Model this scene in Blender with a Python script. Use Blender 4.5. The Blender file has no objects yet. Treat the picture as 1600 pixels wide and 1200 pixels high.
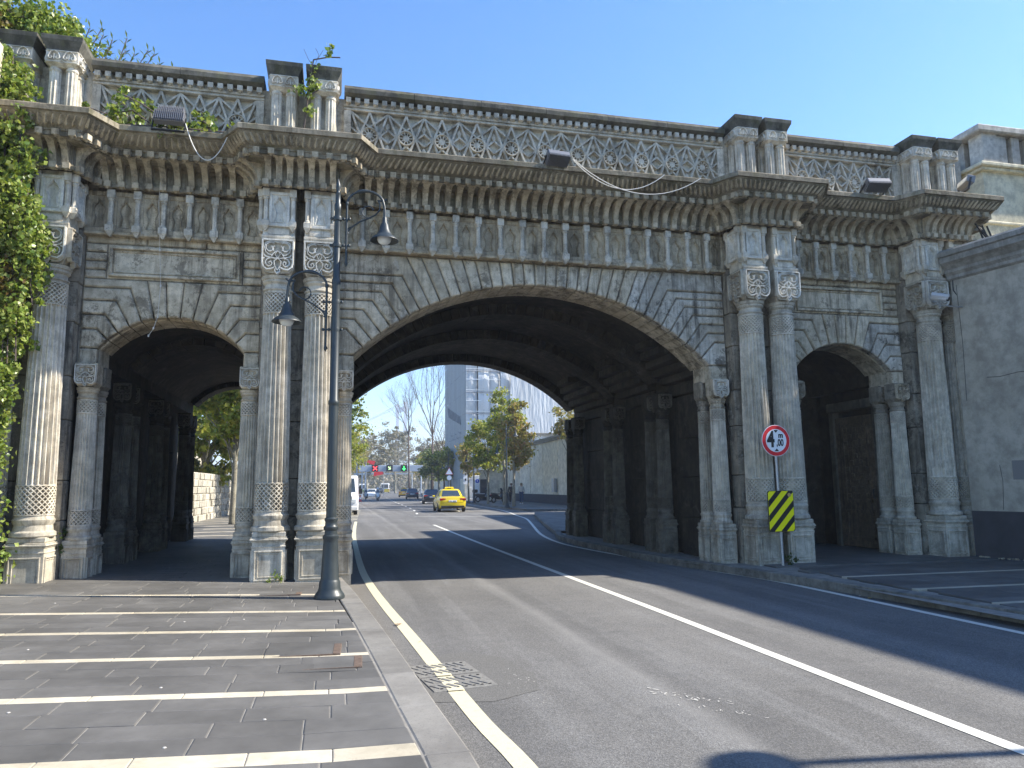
import bpy, math, random
import numpy as np
from math import sin, cos, pi, radians, sqrt, atan2, tan, asin, acos
from mathutils import Vector, Matrix, Euler
S = bpy.context.scene
COL = S.collection

# ------------------------------------------------------------------ camera
CAMH = 1.6
cd = bpy.data.cameras.new('camera'); cam = bpy.data.objects.new('camera', cd); COL.objects.link(cam)
cd.sensor_width = 36.0; cd.lens = 36.0 * 1155 / 1600; cd.clip_start = .05; cd.clip_end = 6000
_A = radians(13.5); _th = math.atan(160 / 1155); _rl = .0115
_f = Vector((sin(_A) * cos(_th), cos(_A) * cos(_th), sin(_th)))
_r0 = Vector((cos(_A), -sin(_A), 0)); _u0 = _r0.cross(_f)
_r = _r0 * cos(_rl) - _u0 * sin(_rl); _u = _u0 * cos(_rl) + _r0 * sin(_rl)
cam.matrix_world = Matrix(((_r.x, _u.x, -_f.x, 0), (_r.y, _u.y, -_f.y, 0), (_r.z, _u.z, -_f.z, CAMH), (0, 0, 0, 1)))
S.camera = cam

# ------------------------------------------------------------------ sky, sun, exposure
SUN_EL = radians(40); SUN_AZ = radians(-8)          # azimuth measured from +X towards +Y
SUN_DIR = Vector((cos(SUN_EL) * cos(SUN_AZ), cos(SUN_EL) * sin(SUN_AZ), sin(SUN_EL)))
W = bpy.data.worlds.new('World'); S.world = W; W.use_nodes = True
nt = W.node_tree; nt.nodes.clear()
sky = nt.nodes.new('ShaderNodeTexSky'); sky.sky_type = 'NISHITA'; sky.sun_disc = False
sky.sun_elevation = SUN_EL; sky.sun_rotation = pi / 2 - SUN_AZ
sky.air_density = 1.0; sky.dust_density = 0.3; sky.ozone_density = 2.5
bg = nt.nodes.new('ShaderNodeBackground'); bg.inputs[1].default_value = .125
wo = nt.nodes.new('ShaderNodeOutputWorld')
hs = nt.nodes.new('ShaderNodeHueSaturation'); hs.inputs['Hue'].default_value = .506; hs.inputs['Saturation'].default_value = 1.3; hs.inputs['Value'].default_value = 1.1
nt.links.new(sky.outputs[0], hs.inputs['Color']); nt.links.new(hs.outputs[0], bg.inputs[0]); nt.links.new(bg.outputs[0], wo.inputs[0])
sl = bpy.data.lights.new('sun', 'SUN'); sl.energy = 5.0; sl.angle = radians(.53); sl.color = (1, .94, .83)
so = bpy.data.objects.new('sun', sl); COL.objects.link(so)
so.rotation_euler = SUN_DIR.to_track_quat('Z', 'Y').to_euler(); so.location = SUN_DIR * 60
S.view_settings.view_transform = 'Standard'; S.view_settings.look = 'None'
S.view_settings.gamma = 1; S.view_settings.use_curve_mapping = False
S.view_settings.exposure = 1.2
S.cycles.max_bounces = 6; S.cycles.diffuse_bounces = 4; S.cycles.transparent_max_bounces = 12
S.cycles.volume_bounces = 0

# ------------------------------------------------------------------ mesh helpers
class M:
    def __init__(s): s.v = []; s.f = []; s.k = []
    def add(s, vs, fs, k=0):
        n = len(s.v); s.v += [tuple(p) for p in vs]
        s.f += [tuple(i + n for i in q) for q in fs]; s.k += [k] * len(fs)
        return s
    def merge(s, o, mt):
        n = len(s.v); s.v += [tuple(mt @ Vector(p)) for p in o.v]
        s.f += [tuple(i + n for i in q) for q in o.f]; s.k += o.k
        return s
    def box(s, x0, x1, y0, y1, z0, z1, k=0, b=0):
        if b:
            ps = []
            for (z, i) in ((z0, b), (z0 + b, 0), (z1 - b, 0), (z1, b)):
                ps += [(x0 + i, y0 + i, z), (x1 - i, y0 + i, z), (x1 - i, y1 - i, z), (x0 + i, y1 - i, z)]
            fs = [(3, 2, 1, 0), (12, 13, 14, 15)]
            for l in range(3):
                for j in range(4):
                    a = l * 4 + j; c = l * 4 + (j + 1) % 4
                    fs.append((a, c, c + 4, a + 4))
            return s.add(ps, fs, k)
        return s.add([(x0, y0, z0), (x1, y0, z0), (x1, y1, z0), (x0, y1, z0), (x0, y0, z1), (x1, y0, z1), (x1, y1, z1), (x0, y1, z1)],
                     [(3, 2, 1, 0), (4, 5, 6, 7), (0, 1, 5, 4), (1, 2, 6, 5), (2, 3, 7, 6), (3, 0, 4, 7)], k)
    def loft(s, rings, k=0, close=True, cap=True):
        n = len(rings[0]); vs = [p for r in rings for p in r]; fs = []
        for i in range(len(rings) - 1):
            for j in range(n if close else n - 1):
                a = i * n + j; b = i * n + (j + 1) % n
                fs.append((a, b, b + n, a + n))
        if cap:
            fs.append(tuple(reversed(range(n)))); fs.append(tuple(range((len(rings) - 1) * n, len(rings) * n)))
        return s.add(vs, fs, k)
    def lathe(s, prof, n=20, c=(0, 0, 0), k=0, cap=True):
        rings = [[(c[0] + r * cos(2 * pi * j / n), c[1] + r * sin(2 * pi * j / n), c[2] + z) for j in range(n)] for r, z in prof]
        return s.loft(rings, k, True, cap)
    def tube(s, pts, r, n=6, k=0, cap=True):
        pts = [Vector(p) for p in pts]; rings = []; up = None
        for i, p in enumerate(pts):
            d = (pts[min(i + 1, len(pts) - 1)] - pts[max(i - 1, 0)])
            if d.length < 1e-9: d = Vector((0, 0, 1))
            d.normalize()
            if up is None: up = Vector((0, 0, 1)) if abs(d.z) < .9 else Vector((1, 0, 0))
            a = d.cross(up)
            if a.length < 1e-6: a = d.cross(Vector((1, .3, 0)))
            a.normalize(); b = a.cross(d).normalized(); up = b
            rr = r[i] if isinstance(r, (list, tuple)) else r
            rings.append([p + a * rr * cos(2 * pi * j / n) + b * rr * sin(2 * pi * j / n) for j in range(n)])
        return s.loft(rings, k, True, cap)
    def prism(s, poly, y0, y1, ch=0, k=0):
        """polygon in (x,z), counter-clockwise seen from -Y, extruded from y0 (front) to y1; ch = front chamfer"""
        n = len(poly); ar = sum(poly[i][0] * poly[(i + 1) % n][1] - poly[(i + 1) % n][0] * poly[i][1] for i in range(n))
        if ar < 0: poly = poly[::-1]
        vs = []; fs = []
        if ch:
            ins = offset(poly, ch)
            vs += [(x, y0, z) for x, z in ins]; vs += [(x, y0 + ch, z) for x, z in poly]
        else: vs += [(x, y0, z) for x, z in poly]
        vs += [(x, y1, z) for x, z in poly]
        L = 3 if ch else 2
        fs.append(tuple(range(n))); fs.append(tuple(reversed(range((L - 1) * n, L * n))))
        for l in range(L - 1):
            for j in range(n):
                a = l * n + j; b = l * n + (j + 1) % n
                fs.append((a, a + n, b + n, b))
        return s.add(vs, fs, k)
    def ribbon(s, pts, w, y0, y1, k=0, closed=False):
        """flat raised band along 2-D points (x,z)"""
        n = len(pts)
        L = []; R = []
        for i in range(n):
            if closed: a = pts[(i - 1) % n]; b = pts[(i + 1) % n]
            else: a = pts[max(0, i - 1)]; b = pts[min(n - 1, i + 1)]
            dx = b[0] - a[0]; dz = b[1] - a[1]; l = sqrt(dx * dx + dz * dz) or 1
            nx, nz = -dz / l, dx / l; ww = (w[i] if isinstance(w, (list, tuple)) else w) / 2
            L.append((pts[i][0] + nx * ww, pts[i][1] + nz * ww)); R.append((pts[i][0] - nx * ww, pts[i][1] - nz * ww))
        q = .22
        vs = []
        for i in range(n):
            (lx, lz), (rx, rz) = L[i], R[i]
            vs += [(lx, y1, lz), (lx + (rx - lx) * q, y0, lz + (rz - lz) * q), (rx + (lx - rx) * q, y0, rz + (lz - rz) * q), (rx, y1, rz)]
        fs = []
        for i in range(n if closed else n - 1):
            a = i * 4; b = ((i + 1) % n) * 4
            for j in range(3): fs.append((a + j, a + j + 1, b + j + 1, b + j))
        if not closed:
            fs.append((3, 2, 1, 0)); e = (n - 1) * 4; fs.append((e, e + 1, e + 2, e + 3))
        return s.add(vs, fs, k)
    def mesh(s, name, smooth=False):
        me = bpy.data.meshes.new(name); me.from_pydata(s.v, [], s.f)
        me.polygons.foreach_set('material_index', s.k)
        if smooth is True: me.polygons.foreach_set('use_smooth', [True] * len(s.f))
        elif smooth:
            me.polygons.foreach_set('use_smooth', [True] * len(s.f)); me.set_sharp_from_angle(angle=smooth)
        me.update(); return me

def offset(poly, d):
    n = len(poly); out = []
    for i in range(n):
        p = poly[i]; a = poly[i - 1]; b = poly[(i + 1) % n]
        e1 = (p[0] - a[0], p[1] - a[1]); e2 = (b[0] - p[0], b[1] - p[1])
        l1 = sqrt(e1[0] ** 2 + e1[1] ** 2) or 1; l2 = sqrt(e2[0] ** 2 + e2[1] ** 2) or 1
        n1 = (-e1[1] / l1, e1[0] / l1); n2 = (-e2[1] / l2, e2[0] / l2)
        bx, bz = n1[0] + n2[0], n1[1] + n2[1]; q = bx * n1[0] + bz * n1[1]
        q = max(q, .35)
        out.append((p[0] + bx * d / q, p[1] + bz * d / q))
    return out

WM = {}
def TR(l=(0, 0, 0), r=(0, 0, 0), s=(1, 1, 1)):
    return Matrix.LocRotScale(Vector(l), Euler(r), Vector(s))
def put(name, me, mats=None, parent=None, loc=(0, 0, 0), rot=(0, 0, 0), sc=(1, 1, 1), local=False, **tags):
    if isinstance(me, M): me = me.mesh(name)
    if mats is not None and me is not None:
        if not isinstance(mats, (list, tuple)): mats = [mats]
        if not me.materials:
            for m in mats: me.materials.append(m)
    o = bpy.data.objects.new(name, me); COL.objects.link(o)
    if not hasattr(sc, '__len__'): sc = (sc, sc, sc)
    o.location = loc; o.rotation_euler = rot; o.scale = sc
    B = TR(loc, rot, sc)
    if parent is not None:
        o.parent = parent
        if local: B = WM[parent.name] @ B
        else: o.matrix_parent_inverse = WM[parent.name].inverted()
    WM[o.name] = B
    for k, v in tags.items(): o[k] = v
    return o
def thing(name, label, cat, loc=(0, 0, 0), rot=(0, 0, 0), group=None, sc=(1, 1, 1)):
    o = put(name, None, None, None, loc, rot, sc, label=label, category=cat)
    o.empty_display_size = .2
    if group: o['group'] = group
    return o
def tag(o, label, cat, group=None):
    o['label'] = label; o['category'] = cat
    if group: o['group'] = group
    return o
def kids(o): return [c for c in ALLKIDS.get(o.name, [])]
def copy_tree(o, loc=None, rot=None, label=None, parent=None, sc=None):
    c = o.copy(); COL.objects.link(c)
    if loc is not None: c.location = loc
    if rot is not None: c.rotation_euler = rot
    if sc is not None: c.scale = (sc, sc, sc)
    if parent is not None: c.parent = parent
    if label: c['label'] = label
    for ch in o.children: copy_tree(ch, parent=c)
    WM[c.name] = TR(c.location, c.rotation_euler, c.scale)
    return c

# ------------------------------------------------------------------ materials
def nm(name):
    m = bpy.data.materials.new(name); m.use_nodes = True; t = m.node_tree
    b = t.nodes['Principled BSDF']; return m, t, b
def node(t, ty, **kw):
    n = t.nodes.new(ty)
    for k, v in kw.items():
        if k.startswith('_'): setattr(n, k[1:], v)
        else: n.inputs[k].default_value = v
    return n
def c4(c): return (c[0], c[1], c[2], 1)
def ramp(t, fac, stops):
    r = t.nodes.new('ShaderNodeValToRGB'); e = r.color_ramp.elements
    while len(e) < len(stops): e.new(.5)
    for i, (p, c) in enumerate(stops):
        e[i].position = p; e[i].color = c4(c) if hasattr(c, '__len__') else (c, c, c, 1)
    t.links.new(fac, r.inputs[0]); return r.outputs[0]
def mixc(t, fac, a, b, mode='MIX'):
    n = t.nodes.new('ShaderNodeMix'); n.data_type = 'RGBA'; n.blend_type = mode
    for i, x in ((0, fac), (6, a), (7, b)):
        if hasattr(x, 'is_output') or hasattr(x, 'links'): t.links.new(x, n.inputs[i])
        else: n.inputs[i].default_value = x if i == 0 else c4(x)
    return n.outputs[2]
def pos(t, sc=(1, 1, 1), local=False):
    m = t.nodes.new('ShaderNodeMapping'); m.inputs[3].default_value = sc
    if local: g = t.nodes.new('ShaderNodeTexCoord'); t.links.new(g.outputs['Object'], m.inputs[0])
    else: g = t.nodes.new('ShaderNodeNewGeometry'); t.links.new(g.outputs['Position'], m.inputs[0])
    return m.outputs[0]
def noise(t, vec, scale, detail=4, rough=.55, dist=0):
    n = t.nodes.new('ShaderNodeTexNoise'); n.inputs['Scale'].default_value = scale
    n.inputs['Detail'].default_value = detail; n.inputs['Roughness'].default_value = rough; n.inputs['Distortion'].default_value = dist
    t.links.new(vec, n.inputs['Vector']); return n.outputs['Fac']
def mathn(t, op, a, b=None):
    n = t.nodes.new('ShaderNodeMath'); n.operation = op
    for i, x in ((0, a), (1, b)):
        if x is None: continue
        if hasattr(x, 'links'): t.links.new(x, n.inputs[i])
        else: n.inputs[i].default_value = x
    return n.outputs[0]
def bump(t, b, h, strength=.4, dist=.01):
    n = t.nodes.new('ShaderNodeBump'); n.inputs['Strength'].default_value = strength; n.inputs['Distance'].default_value = dist
    t.links.new(h, n.inputs['Height']); t.links.new(n.outputs[0], b.inputs['Normal'])

def stone(name, a, b_, dark=(.05, .045, .04), streak=.5, blot=.5, var=.18, rough=.85, bmp=.5, scale=1.0, pits=True, white=0, local=False, moss=0, mott=.6):
    m, t, b = nm(name)
    P = pos(t, local=local); Pv = pos(t, (7, 7, .55), local)
    n1 = noise(t, P, 1.1 * scale, 6, .62); n2 = noise(t, P, 6 * scale, 6, .65); n3 = noise(t, P, 55, 3, .6)
    c = mixc(t, ramp(t, n1, [(.38, 0), (.60, 1)]), a, b_)
    c = mixc(t, mathn(t, 'MULTIPLY', ramp(t, n2, [(.40, 0), (.62, 1)]), mott), c, [x * .5 for x in a])
    if streak:
        s1 = noise(t, Pv, 1.0 * scale, 6, .75); s2 = noise(t, P, .8 * scale, 3)
        k = mathn(t, 'MULTIPLY', ramp(t, s1, [(.47, 0), (.60, 1)]), ramp(t, s2, [(.40, .15), (.58, 1)]))
        c = mixc(t, mathn(t, 'MULTIPLY', k, streak), c, dark)
    if blot:
        q = noise(t, P, 2.4 * scale, 10, .78, .25)
        c = mixc(t, mathn(t, 'MULTIPLY', ramp(t, q, [(.54, 0), (.585, 1)]), blot), c, dark)
    if white:
        q = noise(t, P, 3.3 * scale, 7, .7, .4)
        c = mixc(t, mathn(t, 'MULTIPLY', ramp(t, q, [(.60, 0), (.66, 1)]), white), c, (.62, .60, .55))
    if moss:
        q = noise(t, P, 4.3, 6, .7)
        c = mixc(t, mathn(t, 'MULTIPLY', ramp(t, q, [(.5, 0), (.64, 1)]), moss), c, (.10, .10, .04))
    if pits:
        c = mixc(t, ramp(t, n3, [(.30, .55), (.42, 0)]), c, dark)
    oi = t.nodes.new('ShaderNodeObjectInfo')
    v = mathn(t, 'MULTIPLY_ADD', oi.outputs['Random'], 2 * var); v.node.inputs[2].default_value = 1 - var
    mv = t.nodes.new('ShaderNodeVectorMath'); mv.operation = 'SCALE'
    t.links.new(c, mv.inputs[0]); t.links.new(v, mv.inputs[3])
    t.links.new(mv.outputs[0], b.inputs['Base Color'])
    b.inputs['Roughness'].default_value = rough; b.inputs['Specular IOR Level'].default_value = .3
    h = mathn(t, 'ADD', mathn(t, 'MULTIPLY', n2, .8), mathn(t, 'MULTIPLY', n3, .35))
    bump(t, b, h, bmp, .012)
    return m
def plain(name, c, rough=.5, metal=0, var=0, nscale=0, namp=.25, bmp=0, spec=.5, coat=0, emis=None, es=1, island=0):
    m, t, b = nm(name); b.inputs['Roughness'].default_value = rough; b.inputs['Metallic'].default_value = metal
    b.inputs['Base Color'].default_value = c4(c); b.inputs['Specular IOR Level'].default_value = spec
    if coat: b.inputs['Coat Weight'].default_value = coat; b.inputs['Coat Roughness'].default_value = .05
    if nscale:
        n = noise(t, pos(t), nscale, 5, .6)
        cc = mixc(t, ramp(t, n, [(.3, 0), (.7, 1)]), [x * (1 - namp) for x in c], [min(1, x * (1 + namp)) for x in c])
        if var:
            oi = t.nodes.new('ShaderNodeObjectInfo')
            v = mathn(t, 'MULTIPLY_ADD', oi.outputs['Random'], 2 * var); v.node.inputs[2].default_value = 1 - var
            mv = t.nodes.new('ShaderNodeVectorMath'); mv.operation = 'SCALE'
            t.links.new(cc, mv.inputs[0]); t.links.new(v, mv.inputs[3]); cc = mv.outputs[0]
        t.links.new(cc, b.inputs['Base Color'])
        if bmp: bump(t, b, n, bmp, .01)
    if emis: b.inputs['Emission Color'].default_value = c4(emis); b.inputs['Emission Strength'].default_value = es
    return m
def leafmat(name, cols, rough=.5, trans=.35):
    m, t, b = nm(name)
    g = t.nodes.new('ShaderNodeNewGeometry')
    st = [(i / max(1, len(cols) - 1), c) for i, c in enumerate(cols)]
    c = ramp(t, g.outputs['Random Per Island'], st)
    t.links.new(c, b.inputs['Base Color']); b.inputs['Roughness'].default_value = rough
    b.inputs['Specular IOR Level'].default_value = .35
    tr = t.nodes.new('ShaderNodeBsdfTranslucent'); ms = t.nodes.new('ShaderNodeMixShader'); ms.inputs[0].default_value = trans
    c2 = mixc(t, .5, c, (.35, .40, .03), 'MIX'); t.links.new(c2, tr.inputs[0])
    t.links.new(b.outputs[0], ms.inputs[1]); t.links.new(tr.outputs[0], ms.inputs[2])
    t.links.new(ms.outputs[0], t.nodes['Material Output'].inputs[0])
    return m

ST_WALL = stone('ashlar_stone', (.54, .455, .32), (.68, .60, .46), (.085, .068, .048), .7, .62, .15, white=.3)
ST_WALLR = stone('stained_ashlar_stone', (.50, .45, .36), (.66, .62, .54), (.055, .05, .043), .9, .75, .15, white=.8)
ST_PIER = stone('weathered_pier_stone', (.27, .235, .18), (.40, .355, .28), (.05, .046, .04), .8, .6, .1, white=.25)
ST_FRZ = stone('carved_limestone', (.44, .365, .25), (.58, .50, .365), (.075, .06, .04), .65, .45, .14)
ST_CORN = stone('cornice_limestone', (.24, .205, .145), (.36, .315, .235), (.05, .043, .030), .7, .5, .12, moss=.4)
ST_PAR = stone('parapet_limestone', (.56, .51, .41), (.68, .63, .53), (.07, .068, .06), .5, .4, .08)
ST_COPE = stone('blackened_coping_stone', (.10, .094, .075), (.17, .16, .13), (.035, .033, .027), .6, .6, .12, moss=.45)
ST_MARB = stone('column_marble', (.66, .60, .48), (.78, .72, .61), (.24, .20, .15), .6, .12, .05, bmp=.25, white=0)
ST_PALE = stone('pale_carved_marble', (.72, .68, .58), (.80, .77, .69), (.16, .15, .13), .35, .15, .05, bmp=.2)
ST_PED = stone('pedestal_marble', (.50, .45, .355), (.64, .585, .48), (.13, .11, .085), .6, .25, .06, bmp=.3)
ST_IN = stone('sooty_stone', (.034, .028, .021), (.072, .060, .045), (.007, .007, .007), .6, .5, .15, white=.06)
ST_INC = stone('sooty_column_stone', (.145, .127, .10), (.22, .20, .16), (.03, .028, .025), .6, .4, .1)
DARK = plain('slot_shade_black', (.012, .012, .012), .95)  # near-black colour standing in for shade inside the drain slots

def asphalt():
    m, t, b = nm('asphalt'); P = pos(t)
    n1 = noise(t, P, .35, 5, .6); n2 = noise(t, P, 160, 2, .6); n3 = noise(t, P, 4, 5, .6); st = noise(t, pos(t, (2.2, .12, 1)), 1, 4, .6)
    vo = t.nodes.new('ShaderNodeTexVoronoi'); vo.inputs['Scale'].default_value = 120; t.links.new(P, vo.inputs['Vector'])
    c = mixc(t, ramp(t, n1, [(.35, 0), (.65, 1)]), (.135, .130, .122), (.178, .172, .162))
    c = mixc(t, mathn(t, 'MULTIPLY', ramp(t, st, [(.5, 0), (.62, 1)]), .35), c, (.24, .235, .225))
    c = mixc(t, mathn(t, 'MULTIPLY', ramp(t, n3, [(.45, 0), (.7, 1)]), .3), c, (.10, .10, .10))
    sp = ramp(t, vo.outputs['Color'], [(.25, .55), (.55, 1.0), (.85, 1.55)])
    c = mixc(t, .6, c, sp, 'MULTIPLY')
    c = mixc(t, ramp(t, n2, [(.60, 0), (.72, .5)]), c, (.36, .35, .33))
    sx = t.nodes.new('ShaderNodeSeparateXYZ'); t.links.new(P, sx.inputs[0])
    wob = mathn(t, 'ADD', sx.outputs[0], mathn(t, 'MULTIPLY', noise(t, pos(t, (.6, .15, 1)), 1, 3), .5))
    lane = ramp(t, mathn(t, 'FRACT', mathn(t, 'DIVIDE', mathn(t, 'SUBTRACT', wob, 1.0), 1.62)), [(.0, 0), (.25, 1), (.55, 0), (1, 0)])
    c = mixc(t, mathn(t, 'MULTIPLY', lane, .22), c, (.055, .055, .056))
    ctr = ramp(t, mathn(t, 'ABSOLUTE', mathn(t, 'SUBTRACT', wob, 2.75)), [(.0, 1), (.16, 0)])
    c = mixc(t, mathn(t, 'MULTIPLY', ctr, .30), c, (.30, .29, .27))
    dirt = mathn(t, 'MULTIPLY', ramp(t, wob, [(.55, 1), (1.15, 0)]), ramp(t, n3, [(.3, .4), (.6, 1)])); dirt.node.use_clamp = True
    c = mixc(t, mathn(t, 'MULTIPLY', dirt, .55), c, (.20, .175, .14))
    dk = noise(t, P, .9, 5, .7); c = mixc(t, mathn(t, 'MULTIPLY', ramp(t, dk, [(.60, 0), (.72, 1)]), .35), c, (.05, .05, .05))
    t.links.new(c, b.inputs['Base Color']); b.inputs['Roughness'].default_value = .9
    b.inputs['Specular IOR Level'].default_value = .15
    bump(t, b, mathn(t, 'ADD', n2, vo.outputs['Distance']), .45, .006)
    return m
ASPH = asphalt()
ASPH2 = plain('patched_asphalt', (.135, .13, .12), .85, nscale=90, namp=.4, bmp=.4, spec=.2)
TILE = stone('basalt_paving', (.098, .094, .087), (.142, .136, .126), (.05, .047, .043), 0, .06, .14, rough=.62, bmp=.2, pits=False, mott=.18)
CREAM = stone('cream_paving', (.44, .385, .28), (.56, .50, .385), (.22, .18, .13), 0, .2, .1, rough=.7, bmp=.25, pits=False, mott=.25)
KERB = stone('granite_kerb', (.16, .15, .135), (.24, .228, .205), (.10, .10, .095), 0, .15, .1, bmp=.3, mott=.2)
MORTAR = plain('mortar', (.23, .215, .19), .95, nscale=8)
KERBR = stone('dirty_kerb', (.17, .16, .14), (.25, .235, .20), (.07, .065, .055), .2, .5, .12, bmp=.4)
def paintmat(name, c):
    m, t, b = nm(name); P = pos(t); n = noise(t, P, 14, 8, .75); n2 = noise(t, P, 120, 2, .5)
    k = mathn(t, 'MULTIPLY', ramp(t, n, [(.52, 0), (.70, 1)]), .5)
    cc = mixc(t, k, c, (.28, .27, .24)); cc = mixc(t, ramp(t, n2, [(.62, 0), (.72, .45)]), cc, (.3, .29, .26))
    t.links.new(cc, b.inputs['Base Color']); b.inputs['Roughness'].default_value = .7; bump(t, b, n2, .3, .003); return m
LINEY = paintmat('aged_cream_road_paint', (.60, .545, .37)); LINEW = paintmat('white_road_paint', (.64, .62, .54))
IRON = plain('painted_iron', (.032, .041, .044), .42, .0, nscale=9, namp=.15, spec=.5)
STEEL = plain('galvanised_steel', (.45, .46, .47), .45, .6, nscale=20, namp=.15)
GLASSB = plain('lamp_glass', (.75, .78, .78), .12, 0, spec=.8)
PLAST = stone('grey_render', (.42, .38, .305), (.50, .46, .38), (.30, .275, .225), .4, .25, 0, bmp=.15, pits=False, scale=.6)
PLASTD = plain('dark_plinth_paint', (.055, .053, .058), .8, nscale=3, namp=.2, bmp=.1)
PLASTC = stone('render_cornice', (.30, .285, .25), (.36, .345, .31), (.14, .13, .11), .5, .3, 0, bmp=.15, pits=False)
CREAMW = stone('cream_render', (.78, .70, .50), (.84, .77, .58), (.55, .48, .35), .3, .1, 0, bmp=.1, pits=False)
BAL = stone('balustrade_stone', (.50, .455, .39), (.60, .56, .49), (.24, .21, .18), .5, .3, .12, bmp=.2, pits=False)
BEIGE = stone('beige_render', (.74, .67, .52), (.80, .74, .60), (.5, .44, .34), .4, .1, 0, bmp=.1, pits=False, scale=.4)
BARK = stone('plane_bark', (.22, .20, .15), (.36, .33, .25), (.10, .09, .06), 0, .5, .1, scale=3, pits=False)
TWIG = plain('dark_bark', (.10, .075, .065), .9, nscale=5)
LEAF_PL = leafmat('plane_leaves', [(.06, .10, .015), (.16, .22, .03), (.30, .34, .05), (.46, .40, .08), (.16, .18, .03)], trans=.45)
LEAF_AU = leafmat('autumn_leaves', [(.30, .20, .06), (.38, .26, .08), (.18, .17, .04), (.30, .28, .07), (.40, .17, .08)])
LEAF_DK = leafmat('dark_leaves', [(.02, .045, .01), (.035, .07, .015), (.05, .09, .02), (.07, .11, .025)])
LEAF_IV = leafmat('ivy_leaves', [(.05, .10, .015), (.14, .20, .03), (.24, .34, .06), (.32, .38, .10), (.07, .13, .02), (.18, .27, .05), (.38, .40, .14), (.10, .18, .03)], rough=.35)
LEAF_RD = leafmat('reddish_leaves', [(.10, .05, .02), (.13, .10, .03), (.18, .10, .04), (.08, .10, .02)])
LEAF_BR = leafmat('dry_brown_crown', [(.20, .165, .11), (.26, .22, .15), (.15, .13, .085), (.22, .20, .12)], trans=.15)
RUB = plain('rubber', (.018, .018, .018), .8); BLACK = plain('black_plastic', (.015, .015, .016), .45)
CHROME = plain('chrome', (.7, .7, .72), .15, 1); CGLASS = plain('car_glass', (.035, .05, .065), .06, 0, spec=.9)
LGREY = plain('light_fitting_grey', (.20, .20, .21), .4, .3)
WHITEP = plain('white_paint', (.78, .78, .77), .3, 0, coat=.6); WPL = plain('white_cable_sheath', (.62, .60, .55), .6)
REDL = plain('tail_light_red', (.45, .02, .02), .15, coat=.8)

# ================================================================== the stone gateway bridge
YW = 13.15; CX = 3.775
PIERS = [-4.73, -.65, 8.20, 12.34]
G = thing('stone_gateway_bridge', 'ornate weathered stone bridge with three arches, paired fluted columns and star lattice parapet', 'bridge', (CX, 13, 0))
R3 = random.Random(5)
def arc(cx, cz, r, a0, a1, n):   # angles from vertical, clockwise positive (towards +x)
    return [(cx + r * sin(a0 + (a1 - a0) * i / n), cz + r * cos(a0 + (a1 - a0) * i / n)) for i in range(n + 1)]

ARCH = {'main': dict(cx=3.74, zs=3.93, half=3.44, rise=1.44, e0=-.02, e1=7.57, N=37, ztop=5.80, kmin=26.5, kr=lambda a: 5.55 - .30 * max(0, (a - 27) / 17)),
        'left': dict(cx=-2.69, zs=3.92, half=1.13, rise=.55, e0=-4.10, e1=-1.28, N=13, ztop=5.10, kmin=17, kr=lambda a: 2.06 - .42 * (a - 18) / 28),
        'right': dict(cx=10.27, zs=3.92, half=1.13, rise=.55, e0=8.83, e1=11.71, N=13, ztop=5.10, kmin=17, kr=lambda a: 2.06 - .42 * (a - 18) / 28)}
for A in ARCH.values():
    A['R'] = (A['half'] ** 2 + A['rise'] ** 2) / (2 * A['rise']); A['zc'] = A['zs'] + A['rise'] - A['R']; A['am'] = asin(A['half'] / A['R'])
GAP = .012
def stone_part(poly, nmx='stone', mat=ST_WALL, y0=YW, y1=13.31, ch=.022, jit=.008):
    p = offset(poly if sum(poly[i][0] * poly[(i + 1) % len(poly)][1] - poly[(i + 1) % len(poly)][0] * poly[i][1] for i in range(len(poly))) > 0 else poly[::-1], GAP)
    j = R3.uniform(-jit, jit)
    return put(nmx, M().prism(p, y0 + j, y1, ch), mat, G)
rib_me = {}
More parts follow.
